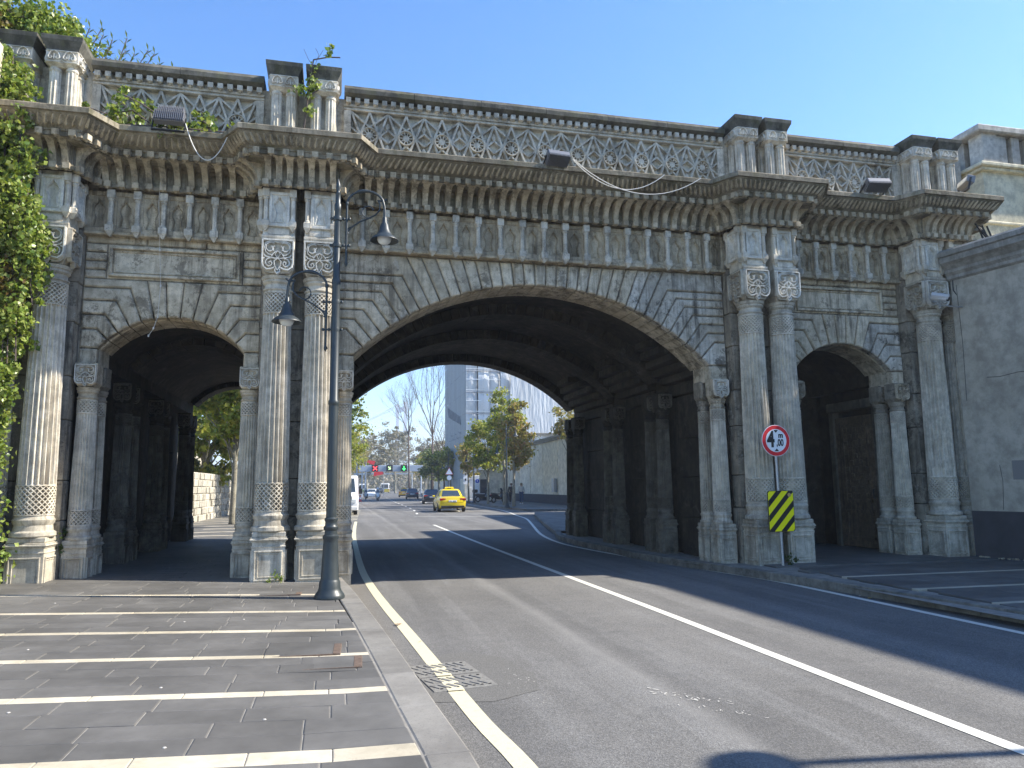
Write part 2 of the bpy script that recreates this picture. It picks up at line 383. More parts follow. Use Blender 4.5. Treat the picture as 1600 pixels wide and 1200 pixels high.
for key, A in ARCH.items():
    N = A['N']; am = A['am']; cx, zc, R = A['cx'], A['zc'], A['R']
    js = [-am + 2 * am * i / N for i in range(N + 1)]
    def top(a):
        d = abs(math.degrees(a))
        if d <= A['kmin']: return 'T', (cx + tan(a) * (A['ztop'] - zc), A['ztop'])
        r = A['kr'](d); return 'K', (cx + r * sin(a), zc + r * cos(a))
    for i in range(N):
        a, b = js[i], js[i + 1]; ta, tb = top(a), top(b)
        P = arc(cx, zc, R, a, b, 3)
        if ta[0] == 'T' and tb[0] == 'T': Q = [tb[1], ta[1]]
        elif ta[0] == 'K' and tb[0] == 'K':
            e = A['e0'] if a < 0 else A['e1']; Q = [tb[1], (e, tb[1][1]), (e, ta[1][1]), ta[1]]
            if a < 0 < b: Q = [tb[1], ta[1]]
        elif ta[0] == 'K': Q = [tb[1], (A['e0'], A['ztop']), (A['e0'], ta[1][1]), ta[1]]
        else: Q = [tb[1], (A['e1'], tb[1][1]), (A['e1'], A['ztop']), ta[1]]
        if i == 0: Q = Q[:1] + [(A['e0'], Q[1][1] if len(Q) > 2 else A['ztop']), (A['e0'], A['zs'])] ; 
        if i == N - 1: Q = [(A['e1'], A['zs']), (A['e1'], top(a)[1][1]), top(a)[1]]
        stone_part(P + Q, 'voussoir', ST_WALLR if (key == 'main' and i > 26) or (key == 'right' and i > 8) else ST_WALL)
    # impost blocks under the springing
    for sx, e in ((-1, A['e0']), (1, A['e1'])):
        xs = A['cx'] + sx * A['half']
        stone_part([(min(xs, e), 3.62), (max(xs, e), 3.62), (max(xs, e), A['zs']), (min(xs, e), A['zs'])], 'impost_stone')
        m = M().box(min(xs, xs + sx * .5), max(xs, xs + sx * .5), 13.31, 13.84, 3.62, A['zs'] + .02)
        put('impost_stone', m, ST_WALL, G)
    # inner ribs: one wedge mesh turned about the arch centre
    st = 2 * am / N; rr = R + (.26 if key == 'main' else .16); gp = .006 / R
    poly = arc(0, 0, R, -st / 2 + gp, st / 2 - gp, 2) + arc(0, 0, rr, st / 2 - gp, -st / 2 + gp, 1)
    wedge = M().prism(poly, 0, .62, .015).mesh('rib_voussoir'); rib_me[key] = wedge
    ys = [13.33, 15.55, 18.3, 21.85] if key == 'main' else [13.33, 15.55, 21.85] if key == 'left' else [13.33]
    for yi, y in enumerate(ys):
        for i in range(N):
            a = (js[i] + js[i + 1]) / 2
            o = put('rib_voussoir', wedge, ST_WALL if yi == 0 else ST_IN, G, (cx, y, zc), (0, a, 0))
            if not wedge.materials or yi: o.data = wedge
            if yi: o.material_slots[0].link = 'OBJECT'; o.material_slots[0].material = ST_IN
    # vault (a shell of real thickness) and the wall mass above
    vr = rr - .03
    pts = arc(cx, zc, vr, -am * 1.03, am * 1.03, 32); yb = 22.47 if key != 'right' else 16.2
    inner = [[(x, y, z) for x, z in pts] for y in (13.4, yb)]
    outer = [(x, z + .0) for x, z in pts]
    m = M()
    lo = pts[0]; hi = pts[-1]
    poly = [(A['e0'] - .3, lo[1] - .25)] + [(lo[0], lo[1] - .25)] + pts + [(hi[0], hi[1] - .25), (A['e1'] + .3, hi[1] - .25), (A['e1'] + .3, 7.2), (A['e0'] - .3, 7.2)]
    m.prism(poly, 13.34, yb)
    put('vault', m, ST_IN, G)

# backing of the front joints, side-bay panels and courses
def course(x0, x1, z0, z1, n, mat=ST_WALL, y0=YW):
    for i in range(n):
        a = x0 + (x1 - x0) * i / n; b = x0 + (x1 - x0) * (i + 1) / n
        stone_part([(a, z0), (b, z0), (b, z1), (a, z1)], 'ashlar_block', mat, y0)
for key in ('left', 'right'):
    A = ARCH[key]; c = A['cx']; e0, e1 = A['e0'], A['e1']
    course(e0, e1, 5.70, 5.84, 3)
    for (a, b) in ((e0, c - 1.07), (c + 1.07, e1)):
        for k in range(4): course(a, b, 5.10 + .15 * k, 5.25 + .15 * k, 1)
    m = M().prism([(c - 1.06, 5.11), (c + 1.06, 5.11), (c + 1.06, 5.69), (c - 1.06, 5.69)], YW + .03, 13.31)
    for ins, wd, y in ((.03, .05, YW - .035), (.10, .025, YW + .005)):
        x0, x1, z0, z1 = c - 1.06 + ins, c + 1.06 - ins, 5.11 + ins, 5.69 - ins
        for q in (((x0, z0), (x1, z0), (x1, z0 + wd), (x0, z0 + wd)), ((x0, z1 - wd), (x1, z1 - wd), (x1, z1), (x0, z1)),
                  ((x0, z0 + wd), (x0 + wd, z0 + wd), (x0 + wd, z1 - wd), (x0, z1 - wd)), ((x1 - wd, z0 + wd), (x1, z0 + wd), (x1, z1 - wd), (x1 - wd, z1 - wd))):
            m.prism(list(q), y, YW + .04, .01)
    put('blank_panel', m, ST_WALL, G)
bk = M()
for A in ARCH.values():
    pts = arc(A['cx'], A['zc'], A['R'] + .14, -A['am'] * 1.0, A['am'] * 1.0, 24)
    bk.prism([(A['e0'] - .1, 3.6)] + [(pts[0][0] - .02, 3.6)] + pts + [(pts[-1][0] + .02, 3.6), (A['e1'] + .1, 3.6), (A['e1'] + .1, 6.7), (A['e0'] - .1, 6.7)], 13.20, 13.335)
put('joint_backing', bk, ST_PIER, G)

# wall masses (walls of the passages) built of large blocks seen on their inner faces
def mass(x0, x1, y0, y1, z0=-.2, z1=7.2, mat=ST_IN, name='wall'):
    return put(name, M().box(x0, x1, y0, y1, z0, z1), mat, G)
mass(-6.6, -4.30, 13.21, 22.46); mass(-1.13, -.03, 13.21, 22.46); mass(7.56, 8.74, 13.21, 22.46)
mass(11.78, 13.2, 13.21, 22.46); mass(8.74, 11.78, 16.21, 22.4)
# pier bodies behind the giant columns, laid in courses
for c in PIERS:
    z = -.15
    for hgt in (1.3, .62, .95, .7, .88, .66, .9, .72, .98):
        z1 = min(z + hgt, 7.0)
        x0, x1 = c - .62, c + .62
        j = R3.uniform(-.012, .012)
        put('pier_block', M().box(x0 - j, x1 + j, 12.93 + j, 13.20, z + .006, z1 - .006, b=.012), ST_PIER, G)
        z = z1
# interior side blocks between the ribs, right side of the main tunnel
z = 0
for k, h in enumerate((.9, .85, .85, .95)):
    for (ya, yb) in ((13.9, 15.2), (16.5, 18.0), (19.2, 21.5)):
        put('wall_slab', M().box(7.46, 7.57, ya + .01, yb - .01, z + .005, z + h - .005, b=.012), ST_IN, G)
        put('wall_slab', M().box(-4.32, -4.22, ya + .01, yb - .01, z + .005, z + h - .005, b=.012), ST_IN, G)
    z += h
for (ya, yb) in ((13.9, 15.5), (16.2, 18.25), (18.95, 21.8)):
    put('lintel', M().box(7.38, 7.57, ya, yb, 3.56, 3.82, b=.015), ST_IN, G)
    put('lintel', M().box(-.05, .1, ya, yb, 3.56, 3.82, b=.015), ST_IN, G)
    # stepped lunette courses above the lintel
    mid = (ya + yb) / 2; hw = (yb - ya) / 2
    for k in range(5):
        w = hw * cos(k / 5 * pi / 2 * .95); zz = 3.84 + k * .17
        put('lunette_course', M().box(7.20 - k * .20, 7.57, mid - w, mid + w, zz, zz + .155, b=.012), ST_IN, G)
# small lit opening in the vault haunch (far end)
# ------------------------------------------------------------------ columns
FL = 21
def flutes(r0, r1, z0, z1, n=FL):
    prof = []
    for j in range(n):
        for q, d in ((0, 0), (.14, 0), (.26, .55), (.42, .92), (.57, 1), (.72, .92), (.88, .55)):
            prof.append((2 * pi * (j + q) / n, d))
    rings = []
    for (z, r, dp) in ((z0, r0, 0), (z0 + .02, r0, 1), (z0 + (z1 - z0) * .35, r0 + (r1 - r0) * .28, 1), (z0 + (z1 - z0) * .7, r0 + (r1 - r0) * .66, 1), (z1 - .02, r1, 1), (z1, r1, 0)):
        rings.append([((r - d * dp * r * .23) * cos(a), (r - d * dp * r * .23) * sin(a), z) for a, d in prof])
    return M().loft(rings)
def lattice(r, z0, z1, n=15, w=.020):
    m = M(); m.lathe([(r - .05, z0), (r - .05, z1)], 30)
    h = z1 - z0; span = h / r * 1.0
    for sg in (1, -1):
        for j in range(n):
            a0 = 2 * pi * j / n; K = 7; vs = []
            for i in range(K + 1):
                t = i / K; a = a0 + sg * span * t; z = z0 + h * t
                for (dz, rr) in ((-w * .62, r - .052), (-w * .5, r), (w * .5, r), (w * .62, r - .052)):
                    vs.append((rr * cos(a), rr * sin(a), min(max(z + dz, z0), z1)))
            fs = []
            for i in range(K):
                b = i * 4
                for q in range(3):
                    f = (b + q, b + q + 1, b + q + 5, b + q + 4); fs.append(f if sg < 0 else f[::-1])
            m.add(vs, fs)
    for z in (z0, z1 - .014): m.lathe([(r - .052, z), (r, z), (r, z + .014), (r - .052, z + .014)], 30)
    return m
def pedestal(w, h, panels=True):
    """w half width; front panel and side panels framed"""
    m = M()
    m.box(-w * .95, w * .95, -w * .95, w * .95, -.3, h * .70)
    m.box(-w * .985, w * .985, -w * .985, w * .985, h * .70, h * .735, b=.008)
    m.box(-w * .93, w * .93, -w * .93, w * .93, h * .735, h * .80)
    for (z0, z1, e) in ((.80, .83, .98), (.83, .875, 1.07), (.875, .90, 1.02), (.90, 1.0, .96)):
        m.box(-w * e, w * e, -w * e, w * e, h * z0, h * z1, b=min(.012, h * (z1 - z0) * .3))
    fr = M()
    x = w * .80; z0, z1 = .05, h * .64
    for ins, t, p in ((0, .022, .022), (.05, .014, .012)):
        a = x - ins; b0 = z0 + ins; b1 = z1 - ins * .8
        for q in (((-a, b0), (a, b0), (a, b0 + t), (-a, b0 + t)), ((-a, b1 - t), (a, b1 - t), (a, b1), (-a, b1)), ((-a, b0 + t), (-a + t, b0 + t), (-a + t, b1 - t), (-a, b1 - t)), ((a - t, b0 + t), (a, b0 + t), (a, b1 - t), (a - t, b1 - t))):
            fr.prism([(xx * 1.0, zz) for xx, zz in q], -w * .95 - p, -w * .94, .004)
    for k in range(4): m.merge(fr, Matrix.Rotation(k * pi / 2, 4, 'Z'))
    return m
def spiral(cx, cz, r0, r1, a0, a1, n=14):
    return [(cx + (r0 + (r1 - r0) * i / n) * cos(a0 + (a1 - a0) * i / n), cz + (r0 + (r1 - r0) * i / n) * sin(a0 + (a1 - a0) * i / n)) for i in range(n + 1)]
def arabesque(w, h):
    """scroll relief on a shield-shaped plate, front plane at y=0, spans x -w..w, z 0..h"""
    m = M(); s = w / .265
    def rb(p, wd=.020, y=-.040): m.ribbon([(a * s, b * h / .60) for a, b in p], wd * s * 1.35, y * 1.45 * max(s, .8), .001)
    for q in (1, -1):
        X = lambda pts: [(q * a, b) for a, b in pts]
        rb(X([(0, .55), (.235, .55), (.245, .54), (.245, .16), (.225, .09), (.17, .045), (.10, .055), (.05, .08)]),   .028, -.048)
        rb(X(spiral(.115, .415, .10, .028, 2.2, -4.2)), .019)              # upper heart scrolls
        rb(X([(.0, .51), (.05, .525), (.12, .53), (.19, .50), (.212, .42), (.19, .34), (.14, .30), (.09, .29)]), .016)
        rb(X([(.0, .36), (.05, .335), (.09, .29), (.10, .27)]), .02)
        rb(X(spiral(.125, .155, .085, .02, 1.9, -4.6)), .019)             # lower scrolls
        rb(X([(.215, .30), (.20, .27), (.16, .255), (.10, .25), (.05, .235), (0, .24)]), .02)
        rb(X([(0, .37), (.042, .305), (0, .24)]), .014)
        rb(X([(0, .24), (.055, .19), (.05, .12), (.0, .03)]), .018)
        rb(X([(.05, .45), (.085, .41), (.07, .365)]), .022)
        rb(X([(.10, .19), (.14, .165), (.125, .13)]), .02)
        rb(X([(.0, -.02), (.04, .02), (.035, .06)]), .022)
        rb(X([(.20, .24), (.235, .225)]), .02)
    m.ribbon([(0, .05 * h / .6), (0, -.045 * h / .6)], [.05 * s, .012], -.03 * s, .001)
    m.ribbon([(0, .33 * h / .6), (0, .28 * h / .6)], .024 * s, -.024 * s, .001)
    return m
def shieldpoly(w, h):
    return [(-w, h)] + [(-w, h * .25), (-w * .93, h * .12), (-w * .72, h * .02), (-w * .3, 0), (w * .3, 0), (w * .72, h * .02), (w * .93, h * .12), (w, h * .25)] + [(w, h)]
def capblock(w, h, d):
    m = M(); m.box(-w, w, .02, d, h * .13, h)
    m.prism(shieldpoly(w, h), 0, .03); 
    p = [(y, z) for y, z in shieldpoly(w, h)]
    # flared underside down to the neck
    m.loft([[(-w * .7, .10, -h * .06), (w * .7, .10, -h * .06), (w * .7, d - .02, -h * .06), (-w * .7, d - .02, -h * .06)], [(-w * .98, .025, h * .135), (w * .98, .025, h * .135), (w * .98, d, h * .135), (-w * .98, d, h * .135)]])
    return m
def ogee(w, h):
    """trefoil-headed niche outline, ccw"""
    R = [(.62, 0), (.62, .02), (.50, .16), (.42, .30), (.46, .40), (.62, .50), (.70, .62), (.66, .72), (.50, .80), (.28, .86), (.20, .93), (0, 1)]
    pts = [(w * a, h * b) for a, b in R]
    return pts + [(-a, b) for a, b in pts[-2::-1]]
def nichepanel(w, h, nw, nh, zb, lip=.03, depth=.05):
    """flat slab -w..w, 0..h with a sunk niche; faces -Y at y=0"""
    o = [(a, b + zb) for a, b in ogee(nw, nh)]; n = len(o)
    ins = offset(o, .012)
    per = []
    cx, cz = 0, zb + nh * .5
    for (x, z) in o:      # radial projection to the rectangle
        dx, dz = x - cx, z - cz
        t = min((w / abs(dx)) if dx else 9e9, ((h - cz) / dz) if dz > 0 else 9e9, ((0 - cz) / dz) if dz < 0 else 9e9)
        per.append((cx + dx * t, cz + dz * t))
    m = M(); vs = [(x, 0, z) for x, z in per] + [(x, 0, z) for x, z in o] + [(x, depth, z) for x, z in ins]
    fs = []
    for i in range(n):
        j = (i + 1) % n
        fs.append((i, j, j + n, i + n)); fs.append((i + n, j + n, j + 2 * n, i + 2 * n))
    fs.append(tuple(range(2 * n, 3 * n)))
    m.add(vs, fs)
    # corners left open by the projection
    m.add([(-w, .003, 0), (w, .003, 0), (w, .003, h), (-w, .003, h), (-w, depth + .02, 0), (w, depth + .02, 0), (w, depth + .02, h), (-w, depth + .02, h)],
          [(0, 1, 5, 4), (1, 2, 6, 5), (2, 3, 7, 6), (3, 0, 4, 7)])
    for sx in (-1, 1):
        m.add([(sx * w, 0, h), (per[n // 2][0], 0, h), (sx * w * .2, 0, h)], [])
    for (x0, x1, z0, z1) in ((-w, w, 0, lip), (-w, w, h - lip, h), (-w, -w + lip, lip, h - lip), (w - lip, w, lip, h - lip)):
        m.prism([(x0, z0), (x1, z0), (x1, z1), (x0, z1)], -.022, .001, .006)
    r2 = [(a, b) for a, b in ogee(nw * 1.13, nh * 1.07)]
    m.ribbon([(a, b + zb - nh * .01) for a, b in r2], .012, -.012, .002, closed=True)
    return m
def fill_rect(w, h, y=.0): return M()
def colonette(h, r, base=.11, fl=8):
    m = M()
    m.box(-r * 1.5, r * 1.5, -r * 1.4, r * 1.3, 0, base, b=.008)
    m.loft([[(-r * .3, -r * .3, -.07), (r * .3, -r * .3, -.07), (r * .3, r, -.07), (-r * .3, r, -.07)], [(-r * 1.3, -r * 1.2, 0), (r * 1.3, -r * 1.2, 0), (r * 1.3, r * 1.2, 0), (-r * 1.3, r * 1.2, 0)]])
    m.lathe([(r * 1.25, base), (r * 1.25, base + .02), (r * .95, base + .045)], 10)
    prof = [(2 * pi * (j + q) / fl, d) for j in range(fl) for q, d in ((0, 0), (.5, 1))]
    m.loft([[((r - d * .12 * r) * cos(a) * .93, (r - d * .12 * r) * sin(a) * .93, z) for a, d in prof] for z in (base + .04, h - .19)])
    m.lathe([(r * .95, h - .19), (r * 1.25, h - .175), (r * 1.25, h - .155), (r, h - .14)], 10)
    m.box(-r * 1.4, r * 1.4, -r * 1.35, r * 1.3, h - .145, h, b=.008)
    m.lathe([(.001, h - .07), (r * .6, h - .07)], 8, (0, 0, 0))
    return m

def kit(r, zped, ztot, pw, lat, scale_cap):
    d = {}
    bt = zped + lat['base']
    d['pedestal'] = pedestal(pw, zped).mesh('pedestal')
    d['base'] = M().lathe([(r * 1.12, zped), (r * 1.18, zped + .02), (r * 1.16, zped + lat['base'] * .22), (r * 1.02, zped + lat['base'] * .30), (r * .98, zped + lat['base'] * .55), (r * 1.06, zped + lat['base'] * .66), (r * 1.09, zped + lat['base'] * .8), (r * 1.0, zped + lat['base'] * .9), (r * .98, bt)], 28).mesh('base', radians(35))
    d['band_low'] = lattice(r * 1.02, bt, bt + lat['h'], lat['n'], lat['w']).mesh('lattice_band')
    zt = ztot - lat['neck']
    rt = r * .87
    d['band_top'] = lattice(rt * 1.03, zt - lat['ht'], zt, lat['n'], lat['w']).mesh('lattice_band')
    d['shaft'] = flutes(r, rt, bt + lat['h'] - .005, zt - lat['ht'] + .005).mesh('shaft')
    n = lat['neck']
    d['neck'] = M().lathe([(rt * .98, zt), (rt * 1.0, zt + n * .10), (rt * 1.08, zt + n * .14), (rt * 1.08, zt + n * .22), (rt * .96, zt + n * .28), (rt * .94, zt + n * .5), (rt * 1.05, zt + n * .58), (rt * 1.10, zt + n * .64), (rt * 1.08, zt + n * .76), (rt * 1.16, zt + n * .82), (rt * 1.2, zt + n)], 28).mesh('neck', radians(35))
    return d
BIG = kit(.262, .80, 4.98, .265, dict(base=.32, h=.45, ht=.36, n=21, w=.019, neck=.27), 1)
SML = kit(.165, .72, 3.14, .185, dict(base=.22, h=.25, ht=.22, n=16, w=.015, neck=.2), 1)
CAPB = capblock(.265, .62, .5).mesh('capital_block'); CAPS = capblock(.165, .37, .3).mesh('capital_block')
ARB = arabesque(.262, .60).mesh('carved_scrollwork'); ARS = arabesque(.16, .36).mesh('carved_scrollwork')
def place_col(k, x, y, z, mats, big=True, side=0):
    sh = put('column', k['shaft'], mats[0], G, (x, y, z))
    def sub(nm_, me, mt, loc, rot=(0, 0, 0)):
        o = put(nm_, me, mt, sh, loc, rot)
        if me.materials and me.materials[0] != mt:
            o.material_slots[0].link = 'OBJECT'; o.material_slots[0].material = mt
        return o
    if sh.data.materials[0] != mats[0]:
        sh.material_slots[0].link = 'OBJECT'; sh.material_slots[0].material = mats[0]
    sub('pedestal', k['pedestal'], mats[1], (x, y, z)); sub('base', k['base'], mats[1], (x, y, z))
    sub('lattice_band', k['band_low'], mats[0], (x, y, z)); sub('lattice_band', k['band_top'], mats[0], (x, y, z))
    sub('neck', k['neck'], mats[3], (x, y, z))
    zc = z + (4.98 if big else 3.14) + (.02 if big else .02); hw = .265 if big else .165
    yf = y - (.28 if big else .17)
    sub('capital', CAPB if big else CAPS, mats[3], (x, yf, zc))
    sub('carved_scrollwork', ARB if big else ARS, mats[2], (x, yf, zc + .005))
    if side:
        sub('carved_scrollwork', ARB if big else ARS, mats[3], (x + side * hw, yf + (.25 if big else .15), zc + .005), (0, 0, side * pi / 2))
    return sh
NP = nichepanel(.265, .66, .16, .47, .09, .035)
NPP = nichepanel(.165, .60, .125, .44, .08, .05).mesh('niche_panel')
PCOL = colonette(.66, .038, .10).mesh('niche_colonette')
for pi_, c in enumerate(PIERS):
    for s in (-1, 1):
        x = c + s * .335; y = 12.69
        place_col(BIG, x, y, .13, (ST_MARB, ST_PED, ST_PALE, ST_PED), True, side=-1 if (pi_ >= 2 and s < 0) else (1 if pi_ == 0 and s > 0 else 0))
        # niche block above the capital
        b = M().box(x - .255, x + .255, 12.505, 12.93, 5.72, 6.62); b.box(x - .255, x - .165, 12.46, 12.505, 5.72, 6.62); b.box(x + .165, x + .255, 12.46, 12.505, 5.72, 6.62); b.box(x - .165, x + .165, 12.46, 12.505, 5.72, 5.94); b.box(x - .165, x + .165, 12.46, 12.505, 6.54, 6.62)
        b.box(x - .265, x + .265, 12.405, 12.47, 5.745, 5.79, b=.008)
        b.box(x - .17, x + .17, 12.425, 12.47, 5.80, 5.895, b=.006)
        nb = put('niche_block', b, ST_MARB, G)
        o = put('niche_panel', NPP, ST_PALE, nb, (x, 12.435, 5.94))
        for q in (-1, 1): put('niche_colonette', PCOL, ST_MARB, nb, (x + q * .218, 12.43, 5.93))
        if s < 0 and pi_ >= 1 or s > 0 and pi_ <= 0:
            put('niche_panel', NPP, ST_PALE, nb, (x + s * .308, 12.69, 5.94), (0, 0, s * pi / 2), (1, 1, 1))
            for q in (-1, 1): put('niche_colonette', PCOL, ST_MARB, nb, (x + s * .30, 12.69 + q * .2, 5.93), (0, 0, s * pi / 2))
# jamb colonettes of the arches (front and second row) and inner pairs
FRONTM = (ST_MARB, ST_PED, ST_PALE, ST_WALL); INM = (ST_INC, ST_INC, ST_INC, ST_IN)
for x in (.13, 7.33): place_col(SML, x, 13.19, .12, FRONTM, False, side=0)
for x in (-3.92, -1.42, 9.02, 11.50): place_col(SML, x, 13.19, .12, FRONTM if x < 0 else (ST_MARB, ST_PED, ST_WALL, ST_PIER), False)
for x in (.11, 7.31, -3.92, 11.50): place_col(SML, x, 13.66, .12, (ST_PED, ST_PED, ST_PIER, ST_PIER), False)
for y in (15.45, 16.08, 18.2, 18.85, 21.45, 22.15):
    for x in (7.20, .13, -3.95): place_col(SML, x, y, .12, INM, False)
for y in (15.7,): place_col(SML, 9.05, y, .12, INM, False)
# ------------------------------------------------------------------ frieze of niches
def frieze(x0, x1, n, w):
    me = nichepanel((x1 - x0) / n / 2 - .002, .70, .125, .47, .09, .075).mesh('frieze_panel')
    co = colonette(.72, .043, .12).mesh('frieze_colonette')
    for i in range(n):
        xc = x0 + (x1 - x0) * (i + .5) / n
        put('frieze_panel', me, ST_FRZ, G, (xc, 13.065, 5.87))
        if i: put('frieze_colonette', co, ST_PAR, G, (x0 + (x1 - x0) * i / n, 12.995, 5.85))
    b = M(); b.box(x0, x1, 13.145, 13.32, 5.81, 6.72); b.box(x0, x1, 13.02, 13.12, 5.815, 5.868, b=.01)
    put('frieze_backing', b, ST_FRZ, G)
frieze(-.03, 7.58, 18, .4); frieze(-4.11, -1.27, 7, .4); frieze(8.82, 11.72, 7, .4)
# ------------------------------------------------------------------ cornice
Pin = []; Pout = []
for c in PIERS:
    Pin += [(c - .82, 13.0), (c - .61, 12.36), (c + .61, 12.36), (c + .82, 13.0)]
    Pout += [(c - 1.27, 12.27), (c - .97, 11.80), (c + .97, 11.80), (c + 1.27, 12.27)]
Pin = [(-6.6, 13.0)] + Pin + [(14.0, 13.0)]; Pout = [(-6.6, 12.27)] + Pout + [(14.0, 12.27)]
Pin = Pin[1:-1]; Pout = Pout[1:-1]
def lv(t, i): return (Pin[i][0] + (Pout[i][0] - Pin[i][0]) * t, Pin[i][1] + (Pout[i][1] - Pin[i][1]) * t)
def cornice_seg(i):
    prof = [(6.60, 0), (6.60, .10), (6.66, .10), (6.66, .02), (6.96, .02), (7.0, .06), (7.0, .48), (7.03, .48), (7.03, .55), (7.10, .55), (7.11, .585), (7.13, .585), (7.30, .93), (7.32, .93), (7.32, 1.0), (7.40, 1.0), (7.415, .98)]
    m = M(); vs = []
    for z, t in prof:
        for q in (i, i + 1): x, y = lv(t, q); vs.append((x, y, z))
    vs += [(lv(0, i)[0], 13.3, 7.44), (lv(0, i + 1)[0], 13.3, 7.44)]
    n = len(prof) + 1
    fs = [(2 * k, 2 * k + 1, 2 * k + 3, 2 * k + 2) for k in range(n - 1)]
    return m.add(vs, fs)
cube = M().box(-.050, .050, -.06, .06, -.045, .050); cube.add([(-.03, -.05, -.0452), (.03, -.05, -.0452), (.03, .05, -.0452), (-.03, .05, -.0452), (0, -.02, -.075)], [(0, 4, 1), (1, 4, 2), (2, 4, 3), (3, 4, 0)])
cube_me = cube.mesh('cornice_block')
def corbel_mesh():
    prof = [(.0, .0, .050), (.07, .03, .050), (.11, .14, .048), (.18, .23, .048), (.29, .295, .052), (.38, .33, .062), (.44, .345, .090)]  # out, z, half width
    vs = []
    for o_, z, w in prof: vs += [(-w, -o_, z), (w, -o_, z)]
    n = len(prof)
    for o_, z, w in prof: vs += [(-w, .0, z), (w, .0, z)]
    fs = []
    for i in range(n - 1):
        a = 2 * i; b = 2 * n + 2 * i
        fs += [(a, a + 2, a + 3, a + 1), (a, b, b + 2, a + 2), (a + 1, a + 3, b + 3, b + 1)]
    return M().add(vs, [f[::-1] for f in fs])
corb = corbel_mesh().mesh('corbel')
drip = M()
for sgi in range(len(Pin) - 1):
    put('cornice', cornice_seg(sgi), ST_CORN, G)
    a, b = lv(.25, sgi), lv(.25, sgi + 1); L = sqrt((b[0] - a[0]) ** 2 + (b[1] - a[1]) ** 2)
    ang = atan2(b[1] - a[1], b[0] - a[0]); n = max(2, round(L / .2)); 
    dist = abs((Pout[sgi][0] - Pin[sgi][0]) * -sin(ang) + (Pout[sgi][1] - Pin[sgi][1]) * cos(ang))
    for k in range(n):
        t = (k + .5) / n
        def at(tt): 
            p, q = lv(tt, sgi), lv(tt, sgi + 1); return (p[0] + (q[0] - p[0]) * t, p[1] + (q[1] - p[1]) * t)
        p0 = at(.0); p1 = at(.12); p2 = at(.56)
        put('corbel', corb, ST_FRZ, G, (p0[0], p0[1], 6.67), (0, 0, ang), (1, dist / .78, 1))
        put('cornice_block', cube_me, ST_FRZ, G, (p1[0], p1[1], 6.635), (0, 0, ang))
        put('cornice_block', cube_me, ST_PAR, G, (p2[0], p2[1], 7.065), (0, 0, ang))
    nd = max(2, round(sqrt((lv(.8, sgi + 1)[0] - lv(.8, sgi)[0]) ** 2 + (lv(.8, sgi + 1)[1] - lv(.8, sgi)[1]) ** 2) / .1))
    for k in range(nd):
        t = (k + .5) / nd
        def at3(tt, z): 
            p, q = lv(tt, sgi), lv(tt, sgi + 1); return Vector((p[0] + (q[0] - p[0]) * t, p[1] + (q[1] - p[1]) * t, z))
        A0 = at3(.66, 7.165); A1 = at3(.90, 7.285); d = Vector((cos(ang), sin(ang), 0)); nn = (A1 - A0).cross(d).normalized()
        if nn.z > 0: nn = -nn
        w0, w1 = .034, .014; h = nn * .038
        drip.add([A0 - d * w0 * .5 , A0 + d * w0 * .5, A0 + d * w0 + (A1 - A0) * .25, A1 + d * w1, A1 - d * w1, A0 - d * w0 + (A1 - A0) * .25, A0 + (A1 - A0) * .2 + h, A1 - (A1 - A0) * .1 + h * .5],
                 [(0, 1, 6), (1, 2, 6), (2, 3, 7, 6), (3, 4, 7), (4, 5, 6, 7), (5, 0, 6)])
dp = put('drip_ornament', drip, ST_FRZ, G); dp['kind'] = 'stuff'
put('deck', M().box(-6.6, 14.0, 13.05, 22.5, 7.15, 7.43), ST_CORN, G)
put('rear_parapet', M().box(-6.6, 13.9, 22.2, 22.5, 7.43, 8.6, b=.03), ST_PAR, G)
# ------------------------------------------------------------------ parapet
def clipseg(p, q, x0, x1, z0, z1):
    (ax, az), (bx, bz) = p, q; t0, t1 = 0, 1; dx, dz = bx - ax, bz - az
    for pp, qq in ((-dx, ax - x0), (dx, x1 - ax), (-dz, az - z0), (dz, z1 - az)):
        if pp == 0:
            if qq < 0: return None
        else:
            r = qq / pp
            if pp < 0: t0 = max(t0, r)
            else: t1 = min(t1, r)
    if t0 >= t1 - 1e-4: return None
    return (ax + dx * t0, az + dz * t0), (ax + dx * t1, az + dz * t1)
ros = M()
ros.ribbon([(.135 * cos(2 * pi * i / 20), .135 * sin(2 * pi * i / 20)) for i in range(20)], .030, -.03, .0, closed=True)
for k in range(10):
    a = 2 * pi * k / 10; ros.ribbon([(.06 * cos(a), .06 * sin(a)), (.128 * cos(a), .128 * sin(a))], [.018, .040], -.022, .0)
ros.prism([(.070 * cos(2 * pi * i / 12), .070 * sin(2 * pi * i / 12)) for i in range(12)], -.018, .0, .01)
ros_me = ros.mesh('rosette')
ros_bk = M().prism([(.108 * cos(2 * pi * i / 20), .108 * sin(2 * pi * i / 20)) for i in range(20)], -.004, .0).mesh('rosette_shade_disc')  # flat dark disc, its colour stands in for shade inside the pierced petals
dent = M().box(-.044, .044, -.075, .03, -.045, .045); dent.add([(-.025, -.06, -.0452), (.025, -.06, -.0452), (.025, .02, -.0452), (-.025, .02, -.0452), (0, -.03, -.075)], [(0, 4, 1), (1, 4, 2), (2, 4, 3), (3, 4, 0)])
dent_me = dent.mesh('dentil')
def clip2(q, a, b): return [(min(max(x, a + .001 * i), b - .001 * i), z) for i, (x, z) in enumerate(q)] if a <= q[0][0] <= b else q
